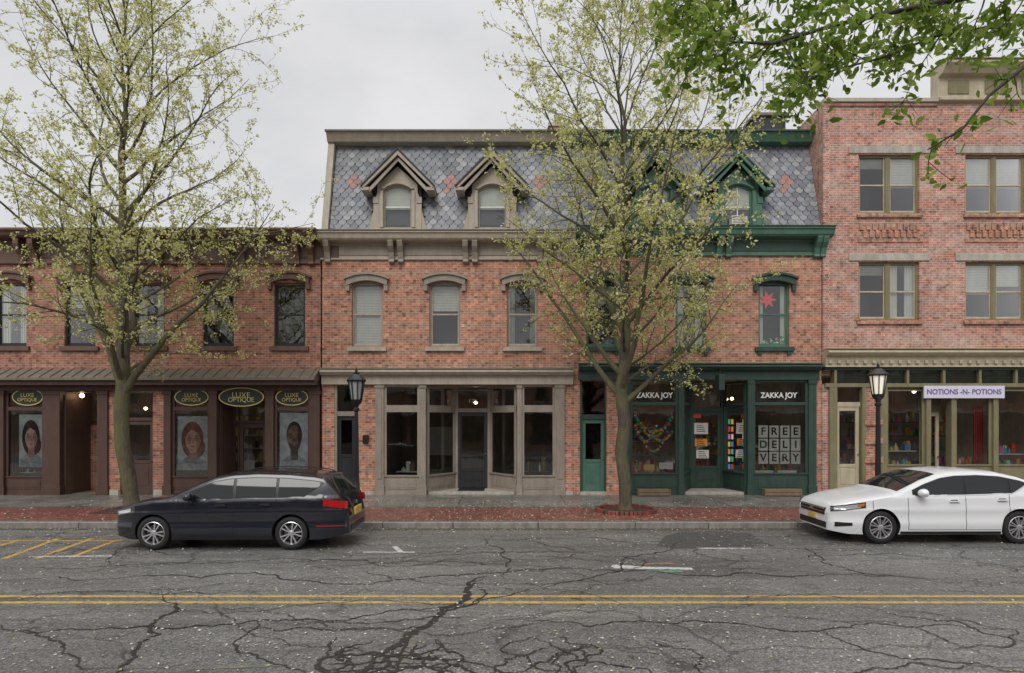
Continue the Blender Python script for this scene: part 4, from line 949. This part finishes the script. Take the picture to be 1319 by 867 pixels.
# ============================================================ STREET LAMPS
m_lampglass,nt_l,b_l=newmat('lamp_glass'); b_l.inputs['Base Color'].default_value=(.85,.83,.75,1); setin(b_l,Roughness=.25)
b_l.inputs['Emission Color'].default_value=(1,.85,.6,1); b_l.inputs['Emission Strength'].default_value=.3
m_lampglass2=flat('lamp_glass_unlit',(.30,.31,.30),.15)
def lamp(px,d,H,gm):
    y=CAMY+d; x=X(px,y); e=empty('street_lamp',(x,y,SW)); p=P('post',e,0,35)
    p.lathe([(.2,0),(.2,.12),(.17,.16),(.15,.5),(.12,.58),(.13,.62),(.085,.7),(.065,1.0),(.055,H*.55),(.045,H-.95),(.075,H-.93),(.075,H-.88),(.05,H-.85),(.06,H-.8),(.12,H-.74),(.13,H-.70)],(0,0,0),m_black,16)
    for k in range(8):
        a=math.pi*2*k/8; p.obox((.13*math.cos(a),.13*math.sin(a)),(.16*math.cos(a),.16*math.sin(a)),.03,.14,.5,m_black)
    p.lathe([(.13,H-.70),(.15,H-.66)],(0,0,0),m_black,8)
    for k in range(8):
        a=math.pi*2*(k+.5)/8
        p.add([( .14*math.cos(a+s1),.14*math.sin(a+s1),H-.67) for s1 in (-.08,.08)]+[(.205*math.cos(a+s1),.205*math.sin(a+s1),H-.22) for s1 in (.06,-.06)]+
                  [( .12*math.cos(a+s1),.12*math.sin(a+s1),H-.67) for s1 in (-.08,.08)]+[(.185*math.cos(a+s1),.185*math.sin(a+s1),H-.22) for s1 in (.06,-.06)],
                  [(0,1,2,3),(4,7,6,5),(0,4,5,1),(1,5,6,2),(2,6,7,3),(3,7,4,0)],m_black)
    p.lathe([(.22,H-.235),(.235,H-.20),(.21,H-.17),(.12,H-.08),(.07,H-.05),(.075,H-.02),(.03,H),(.035,H+.03),(.01,H+.09)],(0,0,0),m_black,8)
    p.finish()
    g_=P('lantern_glass',e,0,60); g_.lathe([(.12,H-.66),(.185,H-.23)],(0,0,0),gm,8); g_.finish()
lamp(459,15.75,3.5,m_lampglass2); lamp(1131,15.55,3.62,m_lampglass)

for px,py,wd in ((842,632,.95),(1007,629,1.1)):
    e=empty('wooden_planter'); y=-.32; x=X(px,y); p=P('box',e,.006); wd2=wd/2; wood=m_floor
    for k in range(2): p.box(x-wd2,x+wd2,y-.14,y-.11,SW+.02+k*.1,SW+.11+k*.1,wood); p.box(x-wd2,x+wd2,y+.11,y+.14,SW+.02+k*.1,SW+.11+k*.1,wood)
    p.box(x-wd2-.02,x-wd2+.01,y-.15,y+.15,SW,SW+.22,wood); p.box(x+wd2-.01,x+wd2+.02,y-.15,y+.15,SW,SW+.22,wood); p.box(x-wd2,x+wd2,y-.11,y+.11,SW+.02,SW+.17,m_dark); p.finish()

# ============================================================ CARS
m_tyre=paint('tyre_rubber',(.02,.02,.02),.75,.2); m_well=flat('wheel_well',(.008,.008,.008),.9); m_rim=flat('alloy_rim',(.62,.62,.63),.28,.85); m_disc=flat('brake_disc',(.10,.10,.10),.4,.7)
m_cglass=flat('car_glass',(.014,.017,.019),.04,0,0,.55); m_trimb=flat('black_trim',(.012,.012,.012),.4); m_tail=flat('tail_light',(.40,.012,.012),.12,0,1.0); m_head=flat('head_light',(.55,.57,.60),.08,.35,1.0)
m_plate=flat('number_plate',(.62,.42,.08),.4); m_seam=flat('panel_gap',(.006,.006,.006),.8); m_amber=flat('amber_lens',(.5,.17,.02),.2,0,1.0)
m_lens=flat('lens_dark',(.05,.05,.055),.1,0,1.0)
def smoothprof(pts,L,k=5):
    xs=np.arange(0,L+.005,.01); z=np.interp(xs,[a for a,b in pts],[b for a,b in pts])
    ker=np.hanning(2*k+3)[1:-1]; ker/=ker.sum(); zp=np.pad(z,k,mode='edge'); zs=np.convolve(zp,ker,mode='valid')
    return lambda x: float(np.interp(x,xs,zs))
def car(name,s,loc):
    L=s['L'];PM=s['w']/2; e=empty(name,loc)
    Zt=smoothprof(s['top'],L,6); Zb=smoothprof([(0,.25),(.35,.19),(L-.5,.2),(L,.30)],L,8); belt=smoothprof(s['belt'],L,10)
    def Pw(x):
        f=1.0
        if x<.95: f-=s.get('nose',.21)*(1-x/.95)**2.2
        if L-x<.8: f-=.13*(1-(L-x)/.8)**2.4
        r=.10; q=min(x,L-x)
        if q<r: f*=.88+.12*math.sqrt(max(0,1-(1-q/r)**2))
        return PM*f
    def hr(x): return min(.075,max(.03,(Zt(x)-Zb(x))*.25))
    def W0(x,z):
        w=Pw(x); b=belt(x)
        if z<.42: w-=.05*((.42-z)/.25)**1.5
        cz=s['crease']+(x/L)*.06
        w-=.018/(1+math.exp(-(z-cz)/.010)); w-=.016*max(0,min(z,b)-cz)/.25
        if z>b: 
            t=z-b; w-=.018*min(t/.02,1)+.20*t+.26*t*t
        if z<cz and z>.42: w-=.02*math.sin((z-.42)/(cz-.42)*math.pi)
        return w
    def side(x,z,off=0,sg=-1): return (x,sg*(W0(x,z)+off),z)
    def top(x,c,off=0):
        ze=Zt(x)-hr(x); we=W0(x,ze); n_=2.6
        return (x,we*c,ze+hr(x)*(1-min(1,abs(c))**n_)**(1/n_)+off)
    NX=150; nz=24; ntp=8; loops=[]
    for i in range(NX+1):
        u=i/NX; x=L*(.5-.5*math.cos(math.pi*u))*.6+L*u*.4
        ze=Zt(x)-hr(x); zb=Zb(x); lp=[]
        zz=[zb+(ze-zb)*k/nz for k in range(nz+1)]
        lp+=[side(x,z_,0,-1) for z_ in zz]
        cs=[-math.cos(math.pi/2*k/ntp) for k in range(1,ntp+1)]
        for c_ in cs: lp.append(top(x,c_))
        for c_ in [-q for q in cs[:-1]][::-1]: lp.append(top(x,c_))
        lp+=[side(x,z_,0,1) for z_ in zz[::-1]]
        loops.append(lp)
    M_=len(loops[0]); vs=[v for lp in loops for v in lp]; fs=[]
    for i in range(NX):
        for k in range(M_):
            j=(k+1)%M_; fs.append((i*M_+k,i*M_+j,(i+1)*M_+j,(i+1)*M_+k))
    fs.append(tuple(range(M_))); fs.append(tuple(NX*M_+k for k in range(M_))[::-1])
    me=bpy.data.meshes.new('body'); me.from_pydata(vs,[],fs); me.materials.append(s['paint']); me.materials.append(m_well)
    bm=bmesh.new(); bm.from_mesh(me); bmesh.ops.recalc_face_normals(bm,faces=bm.faces[:]); bm.to_mesh(me); bm.free()
    body=bpy.data.objects.new('body',me); scene.collection.objects.link(body)
    R=s['R']
    cutm=bpy.data.meshes.new('cut'); bm=bmesh.new()
    for ax in (s['fa'],s['ra']):
        for sg in (-1,1):
            bmesh.ops.create_cone(bm,cap_ends=True,segments=48,radius1=R+.045,radius2=R+.045,depth=.5,matrix=Matrix.Translation((ax,sg*(PM-.08),R+.005))@Matrix.Rotation(math.pi/2,4,'X'))
    for f in bm.faces: f.material_index=1
    bm.to_mesh(cutm); bm.free(); cutm.materials.append(s['paint']); cutm.materials.append(m_well)
    cut=bpy.data.objects.new('cut',cutm); scene.collection.objects.link(cut)
    md=body.modifiers.new('b','BOOLEAN'); md.operation='DIFFERENCE'; md.object=cut; md.solver='EXACT'
    bpy.context.view_layer.update(); dg=bpy.context.evaluated_depsgraph_get(); nm=bpy.data.meshes.new_from_object(body.evaluated_get(dg)); nm.name='body_mesh'
    body.modifiers.clear(); body.data=nm; bpy.data.objects.remove(cut)
    nm.polygons.foreach_set('use_smooth',[True]*len(nm.polygons)); nm.set_sharp_from_angle(angle=math.radians(32)); body.parent=e
    gp=P('glass',e,0,60); tp=P('trim',e,0,40)
    def panel(p,x0,x1,lo,hi,off,mat,nx=30,nzz=6,sides=(-1,1)):
        for sg in sides:
            vv=[];ff=[]
            for i in range(nx+1):
                x=x0+(x1-x0)*i/nx; a=lo(x); b=max(hi(x),a+.001)
                for k in range(nzz+1): vv.append(side(x,a+(b-a)*k/nzz,off,sg))
            for i in range(nx):
                for k in range(nzz): q=i*(nzz+1)+k; ff.append((q,q+1,q+nzz+2,q+nzz+1))
            p.add(vv,ff,mat)
    def tpanel(p,x0,x1,c0,c1,off,mat,nx=20,nc=12,ox=0):
        vv=[];ff=[]
        for i in range(nx+1):
            x=x0+(x1-x0)*i/nx
            for k in range(nc+1):
                a=top(x,c0+(c1-c0)*k/nc,off); vv.append((a[0]+ox,a[1],a[2]))
        for i in range(nx):
            for k in range(nc): q=i*(nc+1)+k; ff.append((q,q+1,q+nc+2,q+nc+1))
        p.add(vv,ff,mat)
    d0,d1=s['dlo']; rk=s['kick']
    lo=lambda x: belt(x)+.02+max(0,(x-rk[0])*rk[1])
    hi=lambda x: Zt(x)-s.get('hdr',.105)
    panel(tp,d0,d1,lo,hi,.004,m_trimb,60)
    for a,b in s['panes']:
        panel(gp,a,b,lambda x:lo(x)+.018,lambda x:hi(x)-.016,.009,m_cglass,30)
    if s.get('chrome'): panel(tp,d0+.05,d1-.12,lambda x:lo(x)-.006,lambda x:lo(x)+.010,.011,m_chrome,50,1)
    a,b=s['ws']; tpanel(gp,a,b,-.86,.86,.006,m_cglass,ox=-.004); a,b=s['rs']; tpanel(gp,a,b,-.84,.84,.006,m_cglass,ox=.004)
    for xx,za,zb_ in s['seams']:
        panel(tp,xx-.005,xx+.005,lambda x:za,lambda x:zb_,.0025,m_seam,1,16)
    a,b=s['sill']; panel(tp,a,b,lambda x:.285,lambda x:.293,.003,m_seam,40,1); panel(tp,s['fa']+R+.05,s['ra']-R-.05,lambda x:Zb(x)+.005,lambda x:Zb(x)+.06,.006,m_trimb,30,2)
    for xx in s['handles']:
        for sg in (-1,1):
            zz=belt(xx)-.10; y_=W0(xx,zz); tp.box(xx-.10,xx+.10,sg*(y_-.0),sg*(y_+.035),zz-.014,zz+.016,s['paint'])
            tp.box(xx-.07,xx+.07,sg*(y_-.01),sg*(y_+.006),zz-.03,zz+.03,m_seam)
    mx=s['mir']
    for sg in (-1,1):
        zz=belt(mx)+.085; y_=W0(mx,belt(mx))
        vs_=[];n1,n2=10,8; fs_=[]
        for i in range(n1):
            ph=math.pi*(i+.5)/n1
            for k in range(n2*2):
                th=math.pi*k/n2; vs_.append((mx+.12*math.sin(ph)*math.cos(th)*(1.0 if math.cos(th)<0 else .5),sg*(y_+.11-.12*math.cos(ph)*1),zz+.085*math.sin(ph)*math.sin(th)))
        for i in range(n1-1):
            for k in range(n2*2): j=(k+1)%(n2*2); fs_.append((i*n2*2+k,i*n2*2+j,(i+1)*n2*2+j,(i+1)*n2*2+k))
        fs_.append(tuple(range(n2*2))); fs_.append(tuple((n1-1)*n2*2+k for k in range(n2*2)))
        tp.add(vs_,fs_,s['paint']); tp.box(mx-.02,mx+.03,sg*(y_-.03),sg*(y_+.05),zz-.085,zz-.03,m_trimb)
    for (x0,x1,z0a,z0b,z1a,z1b,mt,off) in s['lights']:
        panel(tp,x0,x1,lambda x:z0a+(z0b-z0a)*(x-x0)/(x1-x0),lambda x:z1a+(z1b-z1a)*(x-x0)/(x1-x0),off,mt,40,5)
    for (x0,x1,y0,y1,z0,z1,mt) in s['boxes']: tp.box(x0,x1,y0,y1,z0,z1,mt)
    if s.get('rails'):
        for sg in (-1,1):
            prev=None
            for k in range(25):
                x=s['rails'][0]+(s['rails'][1]-s['rails'][0])*k/24; q=top(x,.86*sg); h=.045*min(1,min(k,24-k)/1.5)
                cur=(x,q[1],q[2]+h)
                if prev: tp.add([(prev[0],prev[1]-.015,prev[2]),(prev[0],prev[1]+.015,prev[2]),(cur[0],cur[1]+.015,cur[2]),(cur[0],cur[1]-.015,cur[2]),(prev[0],prev[1]-.015,prev[2]-.02),(prev[0],prev[1]+.015,prev[2]-.02),(cur[0],cur[1]+.015,cur[2]-.02),(cur[0],cur[1]-.015,cur[2]-.02)],[(0,1,2,3),(4,7,6,5),(0,4,5,1),(1,5,6,2),(2,6,7,3),(3,7,4,0)],m_trimb)
                prev=cur
    gp.finish(); tp.finish()
    for nm_,ax in (('front',s['fa']),('rear',s['ra'])):
        for sg in (-1,1):
            w=P('wheel_'+nm_,e,0,35); yo=sg*(PM-.035); c=(ax,yo,R); S=sg
            T=lambda pr:[(r_,h_*S) for r_,h_ in pr]
            rr=R*.685
            w.lathe(T([(rr,.0),(rr+.02,.012),(R-.05,.012),(R-.015,-.005),(R,-.035),(R,-.17),(R-.02,-.2),(rr,-.21)]),c,m_tyre,48,'Y',False)
            w.lathe(T([(rr+.004,.0),(rr-.008,.006),(rr-.018,-.01),(rr-.03,-.10),(rr-.03,-.2)]),c,m_rim,48,'Y',False)
            w.lathe(T([(.001,-.09),(rr-.03,-.09)]),c,m_well,32,'Y',False); w.lathe(T([(.001,-.075),(rr*.68,-.075),(rr*.68,-.088)]),c,m_disc,32,'Y',False)
            w.lathe(T([(.001,-.005),(.03,-.006),(.055,-.015),(.06,-.05)]),c,m_rim,20,'Y',False)
            ns=s['spokes']
            for k in range(ns):
                grp=s.get('pair',0)
                a=2*math.pi*k/ns+.25+(grp if k%2 else -grp)
                ca,sa=math.cos(a),math.sin(a); r0,r1=.045,rr-.012; w0,w1=s['sw']
                vs_=[]
                for rad,wd,fy in ((r0,w0,-.014),(r1,w1,-.008)):
                    for sgn in (-1,1):
                        for dy in (0,-.03): vs_.append((ax+ca*rad-sa*wd*sgn,yo+S*(fy+dy),R+sa*rad+ca*wd*sgn))
                w.add(vs_,[(0,2,6,4),(0,4,5,1),(2,3,7,6),(1,5,7,3),(0,1,3,2),(4,6,7,5)],m_rim)
            w.finish()
    return e
m_carblk,ntc,bc=newmat('dark_blue_car_paint'); bc.inputs['Base Color'].default_value=(.008,.010,.018,1); setin(bc,Roughness=.28,Metallic=.2); bc.inputs['Coat Weight'].default_value=.8; bc.inputs['Coat Roughness'].default_value=.03
m_carwht,ntc,bc=newmat('white_car_paint'); bc.inputs['Base Color'].default_value=(.74,.75,.76,1); setin(bc,Roughness=.35); bc.inputs['Coat Weight'].default_value=.8; bc.inputs['Coat Roughness'].default_value=.04
W_=dict(L=4.56,w=1.80,R=.318,fa=.86,ra=3.49,paint=m_carblk,crease=.70,nose=.30,
 top=[(0,.58),(.03,.70),(.10,.79),(.40,.90),(.9,.99),(1.15,1.03),(1.3,1.09),(1.7,1.29),(1.98,1.40),(2.3,1.455),(2.8,1.48),(3.4,1.465),(3.9,1.42),(4.10,1.385),(4.2,1.28),(4.42,1.02),(4.48,.88),(4.54,.68),(4.56,.55)],
 belt=[(0,.84),(1.1,.93),(2.5,.955),(4.56,1.0)],dlo=(1.46,4.12),kick=(3.72,.62),panes=((1.56,2.36),(2.42,3.18),(3.24,4.02)),
 ws=(1.22,1.96),rs=(4.14,4.39),seams=((1.35,.29,.92),(2.39,.29,.97),(3.21,.55,.98),(4.12,.45,.9),(.62,.62,.85)),sill=(1.35,3.1),handles=(2.16,3.0),mir=1.60,rails=(2.15,3.95),hdr=.10,
 lights=((.04,.50,.62,.72,.72,.84,m_lens,.006),(.10,.40,.65,.72,.71,.79,m_head,.010),(4.10,4.545,.84,.78,.97,.92,m_tail,.006),(3.98,4.5,.45,.45,.465,.465,m_tail,.004),(.10,.35,.36,.38,.42,.43,m_trimb,.005)),
 boxes=((-.012,.02,-.5,.5,.36,.46,m_trimb),(-.01,.03,-.5,.5,.58,.63,m_trimb),(4.545,4.585,-.26,.26,.60,.74,m_plate),(4.4,4.57,-.55,.55,.34,.43,m_trimb),(4.49,4.54,-.06,.06,.80,.86,m_chrome)),
 spokes=10,sw=(.011,.014),pair=.09)
car('parked_station_wagon',W_,(-7.706,-7.25,.004))
S_=dict(L=4.86,w=1.85,R=.33,fa=.96,ra=3.736,paint=m_carwht,crease=.68,chrome=True,
 top=[(0,.60),(.03,.71),(.12,.80),(.5,.905),(1.0,.985),(1.27,1.03),(1.42,1.09),(1.85,1.29),(2.2,1.41),(2.5,1.455),(2.95,1.47),(3.4,1.445),(3.8,1.36),(4.2,1.20),(4.42,1.125),(4.7,1.10),(4.79,1.05),(4.83,.85),(4.86,.6)],
 belt=[(0,.84),(1.2,.94),(2.6,.955),(4.0,1.00),(4.86,1.02)],dlo=(1.60,4.02),kick=(3.6,.55),panes=((1.72,2.62),(2.68,3.52),(3.57,3.88)),
 ws=(1.36,2.18),rs=(3.72,4.3),seams=((1.5,.29,.92),(2.65,.29,.97),(3.52,.55,.98),(.80,.68,.86)),sill=(1.5,3.35),handles=(2.42,3.38),mir=1.76,hdr=.10,
 lights=((.03,.66,.63,.72,.74,.84,m_lens,.006),(.08,.56,.66,.72,.73,.80,m_head,.010),(.50,.63,.74,.76,.79,.815,m_amber,.013),(4.35,4.83,.80,.76,.97,.96,m_tail,.006),(.09,.40,.33,.36,.43,.42,m_trimb,.006)),
 boxes=((-.014,.03,-.54,.54,.54,.68,m_trimb),(-.022,.0,-.54,.54,.655,.68,m_chrome),(-.022,.0,-.50,.50,.59,.605,m_chrome),(-.012,.03,-.60,.60,.28,.40,m_trimb),(-.035,.0,-.16,.16,.42,.52,m_plate),(-.03,.0,-.07,.07,.60,.68,m_chrome)),
 spokes=14,sw=(.008,.013),pair=.06)
car('parked_sedan',S_,(6.416,-6.62,.004))

# ============================================================ OPPOSITE SIDE OF THE STREET (seen in reflections)
def opposite():
    x=-48
    for k,(wd,h) in enumerate(((14,6.5),(11,5.5),(13,7),(9,5),(14,6.8),(12,6),(14,6.5))):
        e=empty('distant_shop_building'); p=P('walls',e); y=-29-.5*(k%2)
        p.box(x,x+wd-.05,y-8,y,0,h,[m_brickL,m_brick,m_beige2][k%3]); p.box(x-.1,x+wd,y,y+.4,h-.5,h,m_beige)
        xx=x+.8
        while xx<x+wd-1.6:
            if 5.4<h: p.box(xx,xx+.9,y,y+.02,3.7,5.2,m_cglass); p.box(xx-.1,xx+1,y,y+.1,3.58,3.7,m_stone)
            p.box(xx-.4,xx+1.2,y,y+.03,.7,2.9,m_cglass); xx+=1.9
        p.box(x,x+wd-.1,y,y+.9,3.0,3.15,m_white)
        p.finish(); x+=wd
opposite()

# ============================================================ WORLD + LIGHT
wd=bpy.data.worlds.new('World'); scene.world=wd; wd.use_nodes=True; nt=wd.node_tree
bgn=nt.nodes['Background']; sky=N(nt,'ShaderNodeTexSky',sky_type='NISHITA'); sky.sun_disc=False; sky.sun_elevation=math.radians(48); sky.sun_rotation=math.radians(200)
hs_=N(nt,'ShaderNodeHueSaturation'); hs_.inputs['Saturation'].default_value=.12; nt.links.new(sky.outputs[0],hs_.inputs['Color'])
tc=N(nt,'ShaderNodeTexCoord'); cl=noise(nt,mapping(nt,tc.outputs['Generated'],(1,1,2.2)),1.6,6,.55,.3)
cc=ramp(nt,cl,[(.32,(.62,.63,.66)),(.5,(.72,.725,.745)),(.68,(.84,.84,.85))])
sz=N(nt,'ShaderNodeSeparateXYZ'); nt.links.new(tc.outputs['Generated'],sz.inputs[0])
mr=N(nt,'ShaderNodeMapRange'); nt.links.new(sz.outputs[2],mr.inputs[0]); mr.inputs[1].default_value=.5; mr.inputs[2].default_value=1.0; mr.inputs[3].default_value=10.0; mr.inputs[4].default_value=24.0
sc=N(nt,'ShaderNodeVectorMath',operation='SCALE'); nt.links.new(cc,sc.inputs[0]); nt.links.new(mr.outputs[0],sc.inputs['Scale'])
nt.links.new(mix(nt,hs_.outputs[0],sc.outputs[0],.9),bgn.inputs['Color']); bgn.inputs['Strength'].default_value=.1
sl=bpy.data.lights.new('sun','SUN'); sl.energy=1.5; sl.angle=math.radians(30); sl.color=(1,.97,.92); so=bpy.data.objects.new('sun',sl); scene.collection.objects.link(so)
so.rotation_euler=Vector((.25,.8,-.75)).to_track_quat('-Z','Y').to_euler()
# ============================================================ CAMERA
cam=bpy.data.cameras.new('camera'); co=bpy.data.objects.new('camera',cam); scene.collection.objects.link(co); scene.camera=co
cam.sensor_width=36; cam.sensor_fit='HORIZONTAL'; cam.lens=F/1319*36; cam.shift_y=(HZ-433.5)/1319; cam.clip_end=3000; cam.clip_start=.1
co.location=(0,CAMY,CH); co.rotation_euler=(math.pi/2,0,0)
